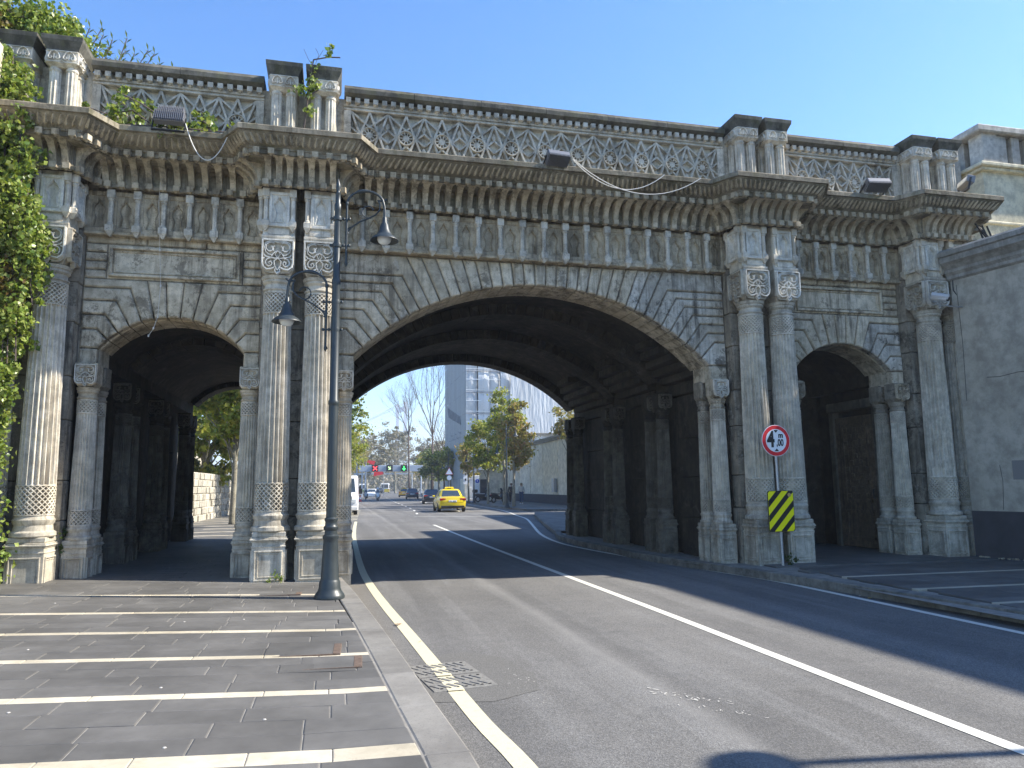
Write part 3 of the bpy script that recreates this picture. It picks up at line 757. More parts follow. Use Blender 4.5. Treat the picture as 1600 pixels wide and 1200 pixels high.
def parapet(x0, x1, n):
    YP = 12.80; m = M()
    m.box(x0, x1, YP + .095, YP + .30, 7.40, 8.55); m.box(x0, x1, YP + .05, YP + .10, 8.33, 8.55); m.box(x0, x1, YP + .05, YP + .10, 7.40, 7.47); m.box(x0, x0 + .13, YP + .05, YP + .10, 7.47, 8.33); m.box(x1 - .13, x1, YP + .05, YP + .10, 7.47, 8.33)
    m.box(x0, x1, YP - .02, YP + .055, 8.33, 8.365, b=.01); m.box(x0, x1, YP + .02, YP + .052, 8.365, 8.40)
    m.box(x0, x1, YP - .01, YP + .053, 8.40, 8.445)
    m.box(x0, x1, YP - .04, YP + .055, 7.40, 7.47, b=.012)
    for xe in (x0, x1):
        q = .13 if xe == x0 else -.13
        m.box(min(xe, xe + q), max(xe, xe + q), YP - .01, YP + .053, 7.47, 8.33, b=.008); 
    put('parapet_wall', m, ST_PAR, G)
    cp = M()
    nn = max(2, round((x1 - x0) / 1.3))
    for i in range(nn):
        a = x0 + (x1 - x0) * i / nn + .004; b = x0 + (x1 - x0) * (i + 1) / nn - .004; j = R3.uniform(-.008, .008)
        c = M().loft([[(a, YP - .05, 8.55 + j), (b, YP - .05, 8.55 + j), (b, YP + .36, 8.55 + j), (a, YP + .36, 8.55 + j)], [(a, YP - .13, 8.60 + j), (b, YP - .13, 8.60 + j), (b, YP + .44, 8.60 + j), (a, YP + .44, 8.60 + j)], [(a, YP - .13, 8.68 + j), (b, YP - .13, 8.68 + j), (b, YP + .44, 8.68 + j), (a, YP + .44, 8.68 + j)], [(a, YP - .07, 8.76 + j), (b, YP - .07, 8.76 + j), (b, YP + .38, 8.76 + j), (a, YP + .38, 8.76 + j)]])
        put('coping_stone', c, ST_COPE, G)
    nd = round((x1 - x0) / .16)
    for i in range(nd):
        put('dentil', dent_me, ST_PAR, G, (x0 + (x1 - x0) * (i + .5) / nd, YP - .01, 8.49))
    X0, X1, Z0, Z1 = x0 + .13, x1 - .13, 7.475, 8.325; P = (X1 - X0) / n; H = Z1 - Z0
    bars = M(); vs = set()
    def bar(p, q, w=.032, y=-.02):
        c = clipseg(p, q, X0, X1, Z0, Z1)
        if c: bars.ribbon([c[0], c[1]], w * 1.85, YP + .04 + y, YP + .102)
    k0 = 0
    for k in range(-2, n + 3):
        xb = X0 + P * (k + .5); 
        yo = -.034 if k % 2 else -.030
        T0 = (xb, Z1); B0 = (xb, Z0); T1 = (xb + P / 2, Z1); B1 = (xb + P / 2, Z0)
        bar(T1, (xb, Z0), .034, -.036); bar(T1, (xb + P, Z0), .034, -.033)                   # wide stars
        bar(T0, (xb - P / 2, Z0), .034, -.039); bar(T0, (xb + P / 2, Z0), .034, -.042)        # narrow peaks
        bar(T1, (xb - P / 2, Z0 + .36 * H), .030, -.027); bar(T1, (xb + P * 1.5, Z0 + .36 * H), .030, -.024)
        bar(B1, (xb - P / 2, Z0 + .64 * H), .030, -.030); bar(B1, (xb + P * 1.5, Z0 + .64 * H), .030, -.021)
        bar(T1, (xb + P / 2 - .13, Z0 + H * .56), .030, -.018); bar(T1, (xb + P / 2 + .13, Z0 + H * .56), .030, -.016)
        bar(B1, (xb + P / 2 - .13, Z0 + H * .44), .030, -.014); bar(B1, (xb + P / 2 + .13, Z0 + H * .44), .030, -.012)
    put('star_lattice', bars, ST_PAR, G)
    bs = M()
    for k in range(n + 1):
        xb = X0 + P * k
        for zf in (.745, .255):
            zz = Z0 + H * zf; q = [(xb, zz - .10), (xb + .055, zz), (xb, zz + .10), (xb - .055, zz)]
            q = clip2(q, X0, X1)
            if len(q) > 2: bs.prism(q, YP + .052, YP + .102, .014)
    put('diamond_bosses', bs, ST_PAR, G, kind='stuff')
    for k in range(n):
        xb = X0 + P * (k + .5)
        o = put('rosette', ros_me, ST_PAR, G, (xb, YP + .060, (Z0 + Z1) / 2), (0, 0, 0), (1.0, 2.6, 1.0))
        put('rosette_shade_disc', ros_bk, ST_COPE, o, (xb, YP + .058, (Z0 + Z1) / 2))
parapet(0.03, 7.52, 11); parapet(-4.05, -1.33, 4); parapet(8.88, 11.66, 4)
# parapet pier clusters
ccol = M()
ccol.lathe([(.098, 0), (.098, .03), (.088, .05)], 14)
pr = [(2 * pi * (j + q) / 10, d) for j in range(10) for q, d in ((0, 0), (.3, .6), (.5, 1), (.7, .6))]
ccol.loft([[((.088 - d * .017) * cos(a), (.088 - d * .017) * sin(a), z) for a, d in pr] for z in (.05, .88)])
ccol.lathe([(.08, .88), (.094, .90), (.094, .925), (.082, .94), (.082, .955), (.10, .98)], 14)
ccol_me = ccol.mesh('parapet_colonette')
srl = M(); 
for q in (-1, 1):
    for s_ in (-1, 1):
        srl.ribbon([(q * .11 + s_ * a, b) for a, b in ([(0, .20), (.05, .17), (.075, .12)] + spiral(.05, .085, .035, .012, .3, -4.6, 10))], .018, -.034, .001)
    srl.ribbon([(q * .11, .05), (q * .11, .15)], [.03, .012], -.03, .001)
srl.ribbon([(-.225, .205), (.225, .205)], .018, -.02, .001); srl.ribbon([(-.225, .015), (-.05, .015), (0, .05), (.05, .015), (.225, .015)], .014, -.018, .001)
srl_me = srl.mesh('carved_scrollwork')
for pi_, c in enumerate(PIERS):
    put('parapet_wall', M().box(c - .72, c + .72, 12.86, 13.09, 7.40, 8.56), ST_PAR, G)
    for s in (-1, 1):
        x = c + s * .33; yc = 12.72
        m = M().box(x - .15, x + .15, 12.60, 13.08, 7.40, 8.42)
        core = put('parapet_pier', m, ST_PAR, G)
        for dx, dy in ((-.12, -.17), (.12, -.17), (-.14, .06), (.14, .06)):
            put('parapet_colonette', ccol_me, ST_MARB, core, (x + dx, yc + dy, 7.43))
        cb = M().box(x - .235, x + .235, yc - .30, yc + .36, 8.42, 8.64, b=.006)
        cb.loft([[(x - .17, yc - .24, 8.38), (x + .17, yc - .24, 8.38), (x + .17, yc + .3, 8.38), (x - .17, yc + .3, 8.38)], [(x - .23, yc - .295, 8.425), (x + .23, yc - .295, 8.425), (x + .23, yc + .35, 8.425), (x - .23, yc + .35, 8.425)]])
        cap_ = put('pier_capital', cb, ST_MARB, core)
        put('carved_scrollwork', srl_me, ST_PALE, core, (x, yc - .30, 8.42))
        put('carved_scrollwork', srl_me, ST_MARB, core, (x + s * .235, yc - .05, 8.42), (0, 0, s * pi / 2))
        if s > 0: put('carved_scrollwork', srl_me, ST_MARB, core, (x - .235, yc - .05, 8.42), (0, 0, -pi / 2))
        w0, w1 = .235, .315; 
        cpm = M().loft([[(x + a * w, yc + .03 + b * (w + .095), z) for a, b in ((-1, -1), (1, -1), (1, 1), (-1, 1))] for w, z in ((w0, 8.645), (w0 + .008, 8.675), (w1 - .015, 8.79), (w1 - .01, 8.86), (w1 - .04, 8.88))])
        put('pier_cap', cpm, ST_COPE, core)

# wooden door in the right passage
WOOD = stone('weathered_door_wood', (.17, .125, .08), (.26, .19, .13), (.05, .04, .03), .7, .3, 0, scale=2, bmp=.5)
D = thing('carved_wooden_door', 'tall dark carved wooden door with a latticed panel inside the right hand passage', 'door', (11.62, 14.75, .13))
put('door_leaf', M().box(11.66, 11.76, 14.08, 15.42, .15, 3.12, b=.01), WOOD, D)
fr_ = M(); fr_.box(11.60, 11.79, 13.94, 14.08, .13, 3.26); fr_.box(11.60, 11.79, 15.42, 15.56, .13, 3.26); fr_.box(11.58, 11.79, 13.9, 15.6, 3.26, 3.48, b=.02)
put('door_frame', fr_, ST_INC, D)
for (a, b, z0, z1) in ((14.3, 15.2, 1.15, 2.95), (14.3, 15.2, .32, .98)):
    m = M()
    for q in ((a, a + .06, z0, z1), (b - .06, b, z0, z1), (a, b, z0, z0 + .06), (a, b, z1 - .06, z1)): m.box(11.635, 11.662, *q)
    put('door_panel', m, WOOD, D)
for i in range(5):
    for j in range(11):
        if (i + j) % 2 == 0: put('door_stud', M().box(11.635, 11.662, 14.40 + i * .15, 14.51 + i * .15, 1.25 + j * .15, 1.36 + j * .15, b=.01), WOOD, D)
put('handle', M().tube([(11.63, 14.2, 1.25), (11.60, 14.2, 1.25), (11.60, 14.2, 1.45), (11.63, 14.2, 1.45)], .012), IRON, D)

# ================================================================== ground
def sheet(name, pts_l, pts_r, z, mat):
    m = M(); n = len(pts_l); m.add([(x, y, z) for x, y in pts_l] + [(x, y, z) for x, y in pts_r], [(i, i + n, i + n + 1, i + 1) for i in range(n - 1)])
    return put(name, m, mat, kind='structure')
base = M(); base.add([(-900, -200, -.06), (1000, -200, -.06), (1000, 2400, -.06), (-900, 2400, -.06)], [(0, 1, 2, 3)])
GRD = stone('dry_ground', (.16, .15, .11), (.22, .20, .15), (.1, .1, .07), 0, .3, 0, bmp=.2)
put('ground', base, GRD, kind='structure')
KL = [(.84, -8), (.80, 4), (.72, 5.2), (.62, 6.9), (.50, 8.7), (.33, 11.0), (.20, 12.5), (.10, 13.2), (.08, 22.5), (.2, 27), (.35, 37), (.9, 60), (2.3, 99), (4, 140), (8, 200), (18, 300), (40, 500)]
RR = [(7.6, -8), (7.6, 7.05), (7.41, 8.8), (7.28, 10), (7.05, 11.5), (6.92, 12.5), (6.6, 14), (6.44, 15.5), (6.41, 19.5), (6.56, 21.8), (7.1, 23.75), (8.5, 30.2), (10.2, 37.8), (11.2, 41.5)]
def interp(P, y):
    for (a, b), (c, d) in zip(P, P[1:]):
        if b <= y <= d: return a + (c - a) * (y - b) / (d - b)
    return P[-1][0]
ys = sorted(set([p[1] for p in KL] + [p[1] for p in RR] + [50, 70, 85, 110, 170, 240]))
RF = RR + [(19.0, 42.5), (19.0, 43.6), (12.1, 46.5), (12.1, 57), (12.9, 71), (14.2, 99), (16.5, 140), (21, 200), (31, 300), (53, 500)]
ys = sorted(set(ys + [p[1] for p in RF]))
sheet('road', [(interp(KL, y) - .03, y) for y in ys], [(interp(RF, y) + .05, y) for y in ys], 0, ASPH)
def strip(name, pts, w, z, mat, **kw):
    L = []; Rr = []
    for i, p in enumerate(pts):
        a = pts[max(0, i - 1)]; b = pts[min(len(pts) - 1, i + 1)]; dx, dy = b[0] - a[0], b[1] - a[1]; l = sqrt(dx * dx + dy * dy)
        L.append((p[0] - dy / l * w / 2, p[1] + dx / l * w / 2)); Rr.append((p[0] + dy / l * w / 2, p[1] - dx / l * w / 2))
    n = len(pts); m = M().add([(x, y, z) for x, y in L] + [(x, y, z) for x, y in Rr], [(i, i + n, i + n + 1, i + 1) for i in range(n - 1)])
    return put(name, m, mat, **kw)
def smooth(P, k=4):
    out = []
    for i in range(len(P) - 1):
        p0 = P[max(0, i - 1)]; p1 = P[i]; p2 = P[i + 1]; p3 = P[min(len(P) - 1, i + 2)]
        for j in range(k):
            t = j / k
            out.append(tuple(.5 * (2 * p1[q] + (p2[q] - p0[q]) * t + (2 * p0[q] - 5 * p1[q] + 4 * p2[q] - p3[q]) * t * t + (3 * p1[q] - p0[q] - 3 * p2[q] + p3[q]) * t ** 3) for q in (0, 1)))
    return out + [P[-1]]
strip('left_edge_line', smooth([(1.18, -2), (1.16, 0), (1.15, 2), (1.13, 3.3), (1.10, 4.4), (1.02, 5.25), (.95, 6.5), (.84, 8.5), (.72, 10.5), (.62, 12.8), (.57, 15.3), (.60, 20), (.67, 25.2), (.84, 31), (1.06, 37)]), .135, .004, LINEY, kind='structure')
strip('centre_line', smooth([(4.03, -2), (4.03, 1), (4.03, 3.9), (4.05, 6.5), (4.08, 9.7), (4.08, 17), (4.10, 22.2), (4.20, 32.2)]), .12, .004, LINEW, kind='structure')
strip('right_edge_line', smooth([(7.10, -2), (7.10, 2), (7.11, 6.6), (7.13, 9.8), (7.10, 11.4), (6.84, 13.1), (6.55, 15.4), (6.28, 18), (6.25, 20.5), (6.75, 24.2), (7.9, 29.5), (9.3, 36), (9.9, 40.5), (10.7, 46), (11.3, 52), (11.9, 63), (13.2, 90), (15.3, 130)]), .11, .004, LINEW, kind='structure')
for i in range(14):
    y = 39.5 + i * 6; pt = [(3.6, 40), (4.5, 46), (5.1, 54), (5.66, 68), (6.0, 80), (7.2, 110), (8.4, 140)]
    a = interp([(q[0], q[1]) for q in pt], y); b = interp(pt, y + 2.2)
    strip('lane_dash', [(a + .5, y), (b + .5, y + 2.2)], .13, .004, LINEW, kind='structure')
    if i < 10: strip('lane_dash', [(a + 3.6, y + 3), (b + 3.6, y + 5)], .12, .004, LINEW, kind='structure')
for i in range(9):
    y = 39 + i * 2.1; x = interp([(1.15, 37), (2.15, 60), (2.6, 70)], y)
    put('edge_hatch', M().box(x - .75, x - .05, y, y + .45, .0045, .0046), LINEY, kind='structure')
# lighter asphalt patch round the drain and worn scars
put('asphalt_patch', M().add([(.68, 5.82, .003), (1.2, 5.70, .003), (1.62, 5.92, .003), (1.70, 6.4, .003), (1.58, 7.1, .003), (1.3, 7.42, .003), (.86, 7.34, .003), (.70, 6.7, .003)], [(0, 1, 2, 3, 4, 5, 6, 7)]), ASPH2, kind='structure')

# pavements ------------------------------------------------------------
def zL(x): return .13 + .034 * max(0, -x) if x < 0 else .13
def lay(name, poly, z, mat, th=.05, b=.006, tilt=0, slope=None, **kw):
    """slab from a convex 2-D outline, top at z"""
    n = len(poly); ar = sum(poly[i][0] * poly[(i + 1) % n][1] - poly[(i + 1) % n][0] * poly[i][1] for i in range(n))
    if ar < 0: poly = poly[::-1]
    ins = offset(poly, b); f = slope or (lambda x: z)
    vs = [(x, y, f(x) - th) for x, y in poly] + [(x, y, f(x) - b * .5) for x, y in poly] + [(x, y, f(x)) for x, y in ins]
    fs = [tuple(range(2 * n, 3 * n))]
    for l in range(2):
        for j in range(n): a_ = l * n + j; c_ = l * n + (j + 1) % n; fs.append((a_, c_, c_ + n, a_ + n))
    return put(name, M().add(vs, fs), mat, **kw)
def clip(poly, f):
    """keep the side where f(x,y) >= 0 (f linear)"""
    out = []
    for i in range(len(poly)):
        p, q = poly[i], poly[(i + 1) % len(poly)]; a, b = f(*p), f(*q)
        if a >= 0: out.append(p)
        if (a >= 0) != (b >= 0): t = a / (a - b); out.append((p[0] + (q[0] - p[0]) * t, p[1] + (q[1] - p[1]) * t))
    return out
PL = put('left_pavement', M().add([(-14, -8, -.12), (.55, -8, .07), (.55, 4, .07), (.25, 9, .07), (.0, 12.6, .07), (0, 22.5, .07), (0, 22.5, -.05), (-14, 22.5, -.05), (-14, 12, .28), (-14, -8, .28), (.0, -8, .085)],
    []), MORTAR, kind='structure')
mm = M(); mm.add([(x, y, zL(x) - .006) for x, y in ((-12, -6), (0, -6), (.6, -6), (-12, 4), (0, 4), (.55, 4), (-12, 8.7), (0, 8.7), (.28, 8.7), (-12, 12.9), (0, 12.9), (.0, 12.9), (-12, 22.6), (-.2, 22.6), (-.15, 22.6))],
    [(0, 1, 4, 3), (1, 2, 5, 4), (3, 4, 7, 6), (4, 5, 8, 7), (6, 7, 10, 9), (9, 10, 13, 12)])
PL.data = mm.mesh('left_pavement'); PL.data.materials.append(MORTAR)
RS = random.Random(11)
stripeY = [(3.3, .17), (4.46, .20), (5.80, .13), (7.02, .12), (8.24, .12), (9.48, .12), (10.95, .12), (12.34, .10)]
SL = -.035         # stripes run almost square to the kerb
kx = lambda y: interp(KL, y) - .27
def inner(poly):
    a = (kx(3.2), 3.2)
    def f(x, y): return kx(8.7) + (kx(4) - kx(8.7)) * (8.7 - y) / 4.7 - .006 - x if y < 8.7 else kx(12.5) + (kx(8.7) - kx(12.5)) * (12.5 - y) / 3.8 - .006 - x
    return clip(poly, f)
def rowY(y, x): return y + SL * (x - .5)
cnt = 0
for (y0, w0), (y1, w1) in zip(stripeY, stripeY[1:]):
    x = .6; 
    while x > -5.3 - (0 if y0 < 9 else .3):        # cream bands
        L = RS.uniform(.45, .7); a, b = x - L, x
        p = inner([(a + .003, rowY(y0 - w0 / 2, a)), (b - .003, rowY(y0 - w0 / 2, b)), (b - .003, rowY(y0 + w0 / 2, b)), (a + .003, rowY(y0 + w0 / 2, a))])
        if len(p) >= 3: lay('cream_slab', p, 0, CREAM, slope=zL, parent=PL)
        x -= L
    ya, yb = y0 + w0 / 2, y1 - w1 / 2; nr = 4 if yb - ya > 1.0 else 3; h = (yb - ya) / nr
    for r in range(nr):
        x = .62 + RS.uniform(-.2, .2); lim = -1.6 - (ya + r * h - 3.3) * .53
        while x > lim:
            L = RS.choice((.55, .62, .62, .72)); a, b = x - L, x; yy = ya + r * h
            p = inner([(a + .0045, rowY(yy + .002, a)), (b - .0045, rowY(yy + .002, b)), (b - .0045, rowY(yy + h - .002, b)), (a + .0045, rowY(yy + h - .002, a))])
            if len(p) >= 3:
                dz = RS.uniform(-.0018, .0018); lay('paving_slab', p, 0, TILE, slope=lambda q, dz=dz: zL(q) + dz, parent=PL); cnt += 1
            x -= L
# the pavement in the passage: rows joined
pv = M(); y = 12.45
k = 0
while y < 22.4:
    h = .28; x = -4.2 - (k % 2) * .3
    while x < -1.2:
        L = RS.uniform(.5, .7); a, b = max(x, -4.28), min(x + L, -1.16)
        z0 = zL(a); z1 = zL(b)
        if b > a + .05:
            pv.add([(a + .004, y + .004, z0 - .05), (b - .004, y + .004, z1 - .05), (b - .004, y + h - .004, z1 - .05), (a + .004, y + h - .004, z0 - .05), (a + .004, y + .004, z0), (b - .004, y + .004, z1), (b - .004, y + h - .004, z1), (a + .004, y + h - .004, z0)], [(4, 5, 6, 7), (0, 1, 5, 4), (1, 2, 6, 5), (2, 3, 7, 6), (3, 0, 4, 7)])
        x += L
    y += h; k += 1
put('passage_paving', pv, TILE, PL, kind='stuff')
# left kerb stones (flush granite)
y = 1.5
while y < 12.6:
    L = .95; a, b = y, min(y + L, 12.62)
    p = [(interp(KL, a) - .26, a + .004), (interp(KL, a), a + .004), (interp(KL, b), b - .004), (interp(KL, b) - .26, b - .004)]
    lay('kerb_stone', p, .13, KERB, th=.16, b=.012, parent=PL)
    y += L
y = 12.62
while y < 60:
    L = 1.0 if y < 22 else 2.0; a, b = y, y + L
    lay('kerb_stone', [(interp(KL, a) - .24, a + .004), (interp(KL, a), a + .004), (interp(KL, b), b - .004), (interp(KL, b) - .24, b - .004)], .13, KERB, th=.16, b=.012, parent=PL)
    y += L
# right pavement
def zR(x): return .13
PR = put('right_pavement', M().add([(7.3, -8, .10), (20, -8, .10), (20, 12.4, .10), (7.2, 12.4, .10), (6.7, 13.2, .10), (6.5, 15.5, .10), (6.45, 19.5, .10), (6.6, 21.8, .10), (7.0, 23, .10), (13, 23, .10), (13, 12.4, .10), (7.3, 12.4, .1)],
    [(0, 1, 2, 11), (11, 10, 9, 8, 7, 6, 5, 4, 3)]), MORTAR, kind='structure')
stR = [6.6, 7.85, 9.15, 10.62, 12.05]
for i, y0 in enumerate(stR[:-1]):
    y1 = stR[i + 1]; x = 7.85
    while x < 13.2:
        L = RS.uniform(.8, 1.1)
        lay('cream_slab', [(x + .003, rowY(y0, x)), (x + L - .003, rowY(y0, x + L)), (x + L - .003, rowY(y0 + .12, x + L)), (x + .003, rowY(y0 + .12, x))], .13, CREAM, parent=PR)
        x += L
    h = (y1 - y0 - .12) / 4
    for r in range(4):
        x = 7.70 + RS.uniform(0, .3); yy = y0 + .12 + r * h
        while x < 13.0:
            L = RS.uniform(.7, .95)
            lay('paving_slab', [(x + .003, rowY(yy + .003, x)), (x + L - .003, rowY(yy + .003, x + L)), (x + L - .003, rowY(yy + h - .003, x + L)), (x + .003, rowY(yy + h - .003, x))], .13, TILE, parent=PR)
            x += L
lay('threshold', [(7.7, 12.05), (13.2, 11.85), (13.2, 13.0), (7.7, 13.0)], .13, TILE, parent=PR)
lay('passage_floor', [(8.7, 13.0), (11.8, 13.0), (11.8, 16.2), (8.7, 16.2)], .131, TILE, parent=PR)
y = 2.0
while y < 23:
    L = .62 if y < 12.4 else 1.0; a, b = y, y + L
    lay('kerb_stone', [(interp(RR, a), a + .005), (interp(RR, a) + .2, a + .005), (interp(RR, b) + .2, b - .005), (interp(RR, b), b - .005)], .135, KERBR, th=.2, b=.014, parent=PR)
    y += L
# kerb and pavement beyond the tunnel on the right
FP = [(7.1, 23.75), (8.5, 30.2), (10.2, 37.8), (11.2, 41.5), (19, 42.5)]
put('far_right_pavement', M().add([(7.1, 23.75, .13), (8.5, 30.2, .13), (10.2, 37.8, .13), (11.2, 41.5, .13), (19, 42.3, .13), (19, 23.75, .13)], [(0, 5, 4, 3, 2, 1)]), KERB, kind='structure')
FK = thing('curved_kerb', 'curved granite kerb bending right just beyond the tunnel', 'kerb', (10, 35, 0))
for (a, b) in zip(FP, FP[1:]):
    L = sqrt((b[0] - a[0]) ** 2 + (b[1] - a[1]) ** 2); n = max(1, round(L / 1.3))
    for i in range(n):
        p = (a[0] + (b[0] - a[0]) * i / n, a[1] + (b[1] - a[1]) * i / n); q = (a[0] + (b[0] - a[0]) * (i + .96) / n, a[1] + (b[1] - a[1]) * (i + .96) / n)
        dx, dy = (b[0] - a[0]) / L, (b[1] - a[1]) / L
        lay('kerb_stone', [p, q, (q[0] + dy * .2, q[1] - dx * .2), (p[0] + dy * .2, p[1] - dx * .2)], .14, KERBR, th=.2, b=.015, parent=FK)
NPV = [(19, 43.6), (12.1, 46.5), (12.1, 57), (12.9, 71), (14.2, 99), (16.5, 140), (21, 200), (31, 300)]
put('plane_tree_pavement', M().add([(19, 43.6, .13), (12.1, 46.5, .13), (12.1, 57, .13), (12.9, 71, .13), (14.2, 99, .13), (16.5, 140, .13), (21, 200, .13), (31, 300, .13), (60, 300, .13), (40, 140, .13), (25, 43.6, .13)],
    [(0, 10, 9, 5, 4, 3, 2, 1), (5, 9, 8, 7, 6)]), KERB, kind='structure')
NK = thing('straight_kerb', 'long pale kerb in front of the plane trees beyond the tunnel', 'kerb', (12.1, 50, 0))
for (a, b) in zip(NPV, NPV[1:5]):
    L = sqrt((b[0] - a[0]) ** 2 + (b[1] - a[1]) ** 2); n = max(1, round(L / 1.5))
    for i in range(n):
        p = (a[0] + (b[0] - a[0]) * i / n, a[1] + (b[1] - a[1]) * i / n); q = (a[0] + (b[0] - a[0]) * (i + .97) / n, a[1] + (b[1] - a[1]) * (i + .97) / n)
        dx, dy = (b[0] - a[0]) / L, (b[1] - a[1]) / L
        lay('kerb_stone', [p, q, (q[0] + dy * .2, q[1] - dx * .2), (p[0] + dy * .2, p[1] - dx * .2)], .14, KERBR, th=.2, b=.015, parent=NK)
put('far_left_pavement', M().add([(.0, 22.5, .13), (.1, 27, .13), (.25, 37, .13), (.8, 60, .13), (2.2, 99, .13), (4, 140, .13), (8, 200, .13), (18, 300, .13), (-30, 300, .13), (-14, 60, .13), (-14, 22.5, .15)], [tuple(range(11))]), TILE, kind='structure')
pb = M()
for i in range(14):
    y = 23.5 + i * 2.2; pb.add([(-13, y, .137), (interp(KL, y) - .3, y, .137), (interp(KL, y + .3) - .3, y + .3, .137), (-13, y + .3, .137)], [(0, 1, 2, 3)])
put('pavement_band', pb, CREAM, kind='structure')

# drain grate ------------------------------------------------------------
GR = thing('drain_grate', 'slotted two part concrete drain grate crossed by the cream edge line', 'drain grate', (1.0, 6.55, 0), (0, 0, radians(8)))
GM = plain('worn_concrete', (.18, .172, .155), .85, nscale=25, namp=.25, bmp=.5)
for j, y0 in enumerate((-.46, .02)):
    m = M(); m.box(-.27, .27, y0, y0 + .43, -.03, .010, b=.004)
    pl = put('grate_plate', m, GM, GR, local=True)
    for sdx in (-1, 1):
        for k in range(7):
            x = -.22 + k * .068
            q = M().box(-.018, .018, -.06, .06, .0, .006, b=.003)
            put('grate_rib', q, GM, pl, (x, y0 + .215 + sdx * .09, .010), (0, 0, .45), local=True)
            put('slot_shade_disc', M().lathe([(.014, .0), (.014, .003)], 8), DARK, pl, (x + .030, y0 + .215 + sdx * .155, .0098), local=True)  # flat black disc painted as the shade of an open slot
ln = M()
EL = lambda y: .95 + (.84 - .95) * (y - 6.5) / 2.0 if y > 6.5 else 1.02 + (.95 - 1.02) * (y - 5.25) / 1.25
for (a, b) in ((6.05, 6.50), (6.535, 6.98)): ln.add([(EL(a) - .066, a, .0118), (EL(a) + .066, a, .0118), (EL(b) + .066, b, .0118), (EL(b) - .066, b, .0118)], [(0, 1, 2, 3)])
put('painted_line', ln, LINEY, GR)
# paved access covers in the left pavement
BRASS = plain('rusty_cover_strip', (.17, .12, .09), .6, .3, nscale=30, namp=.3)
for (x, y, w, d, lab) in ((-.32, 7.25, .86, .42, 'long paved access cover with rusty metal end strips set in the near pavement'), (-.13, 6.72, .82, .40, 'paved access cover just below the longer one near the kerb'), (-.85, 11.0, .9, .2, 'narrow access cover beside the lamp post base')):
    c = thing('access_cover', lab, 'access cover', (x, y, .13), (0, 0, SL), group='paved access covers in the left pavement')
    zz = .034 * max(0, -x)
    put('cover_stone', M().box(-w / 2 + .06, w / 2 - .06, -d / 2, d / 2, -.02, .004 + zz, b=.004), TILE, c, local=True)
    for s in (-1, 1):
        t_ = put('metal_strip', M().box(s * (w / 2 - .05) - .035, s * (w / 2 - .05) + .035, -d / 2 - .01, d / 2 + .01, -.02, .007 + zz, b=.003), BRASS, c, local=True)
    put('frame_edge', M().box(-w / 2 + .06, w / 2 - .06, -d / 2 - .014, -d / 2 - .002, -.02, .006 + zz), BRASS, c, local=True)
# leaves on the road
def leaf(x, y, z, s, mat, lab):
    m = M(); vs = []; n = 10
    for i in range(n):
        a = 2 * pi * i / n; r = s * (1 if i % 2 == 0 else .55); vs.append((r * cos(a), r * sin(a) * .7, s * .25 * abs(cos(a * 1.5))))
    m.add(vs + [(0, 0, s * .05)], [(i, (i + 1) % n, n) for i in range(n)])
    tag(put('fallen_leaf', m, mat, None, (x, y, z), (.1, .1, x * 3)), lab, 'leaf', 'fallen leaves on the ground')
REDLEAF = plain('dry_red_leaf', (.30, .05, .02), .7); YLEAF = plain('dry_yellow_leaf', (.45, .30, .08), .7); WTR = plain('paper_scrap', (.5, .47, .42), .8)
leaf(.76, 9.03, .012, .055, REDLEAF, 'dark red fallen leaf lying on the cream edge line')
leaf(-.27, 3.98, .145, .05, YLEAF, 'yellow fallen leaf on the bottom of the left pavement')
leaf(7.22, 9.1, .01, .05, YLEAF, 'dry brown leaf in the gutter against the right kerb')
leaf(7.27, 9.35, .01, .035, WTR, 'pale paper scrap in the gutter beside the brown leaf')
leaf(.90, 8.0, .012, .02, YLEAF, 'tiny brown leaf on the cream edge line nearer than the red one')
for i, (x, y) in enumerate(((-1.55, 8.9), (-.95, 9.0), (-2.6, 7.6), (-1.2, 6.1), (-2.0, 5.6), (-.4, 5.2), (-3.3, 10.4), (-.9, 4.75))):
    o = put('litter_scrap', M().lathe([(.012, 0), (.009, .004)], 6), WTR, None, (x, y, zL(x) + .001), (0, 0, i))
    tag(o, 'small pale speck of litter on the grey pavement', 'litter', 'pale specks on the left pavement')

sm_ = M(); RQ = random.Random(77)
def scuff(cx, cy, n, sx, sy, s0, s1):
    for i in range(n):
        x = cx + RQ.gauss(0, sx); y = cy + RQ.gauss(0, sy) + (x - cx) * -.9; a = RQ.uniform(0, pi); L = RQ.uniform(s0, s1); w = L * RQ.uniform(.15, .45); k = 6
        P = [(x + L * cos(2 * pi * j / k) * cos(a) * RQ.uniform(.6, 1.1) - w * sin(2 * pi * j / k) * sin(a), y + L * cos(2 * pi * j / k) * sin(a) + w * sin(2 * pi * j / k) * cos(a) * RQ.uniform(.6, 1.1), .0035 + i * 1e-5) for j in range(k)]
        sm_.add(P, [tuple(range(k))])
scuff(2.62, 5.45, 34, .12, .06, .008, .035); scuff(2.75, 5.0, 16, .12, .05, .006, .025); scuff(1.55, 6.1, 20, .05, .25, .006, .02)
put('scuff_marks', sm_, plain('chalky_scuff', (.42, .40, .36), .9), kind='structure')

# ================================================================== walls and buildings on the right
def box_rot(m, cx, cy, L, wdt, z0, z1, ang): pass
WD = Vector((-.209, 1, 0)).normalized(); WA = math.atan2(1, -.209)     # wall direction, away from the camera
PW = thing('rendered_boundary_wall', 'tall grey rendered wall with a moulded cornice and dark painted plinth, right of the bridge', 'wall', (12.33, 12.36, 0), (0, 0, WA - pi / 2))
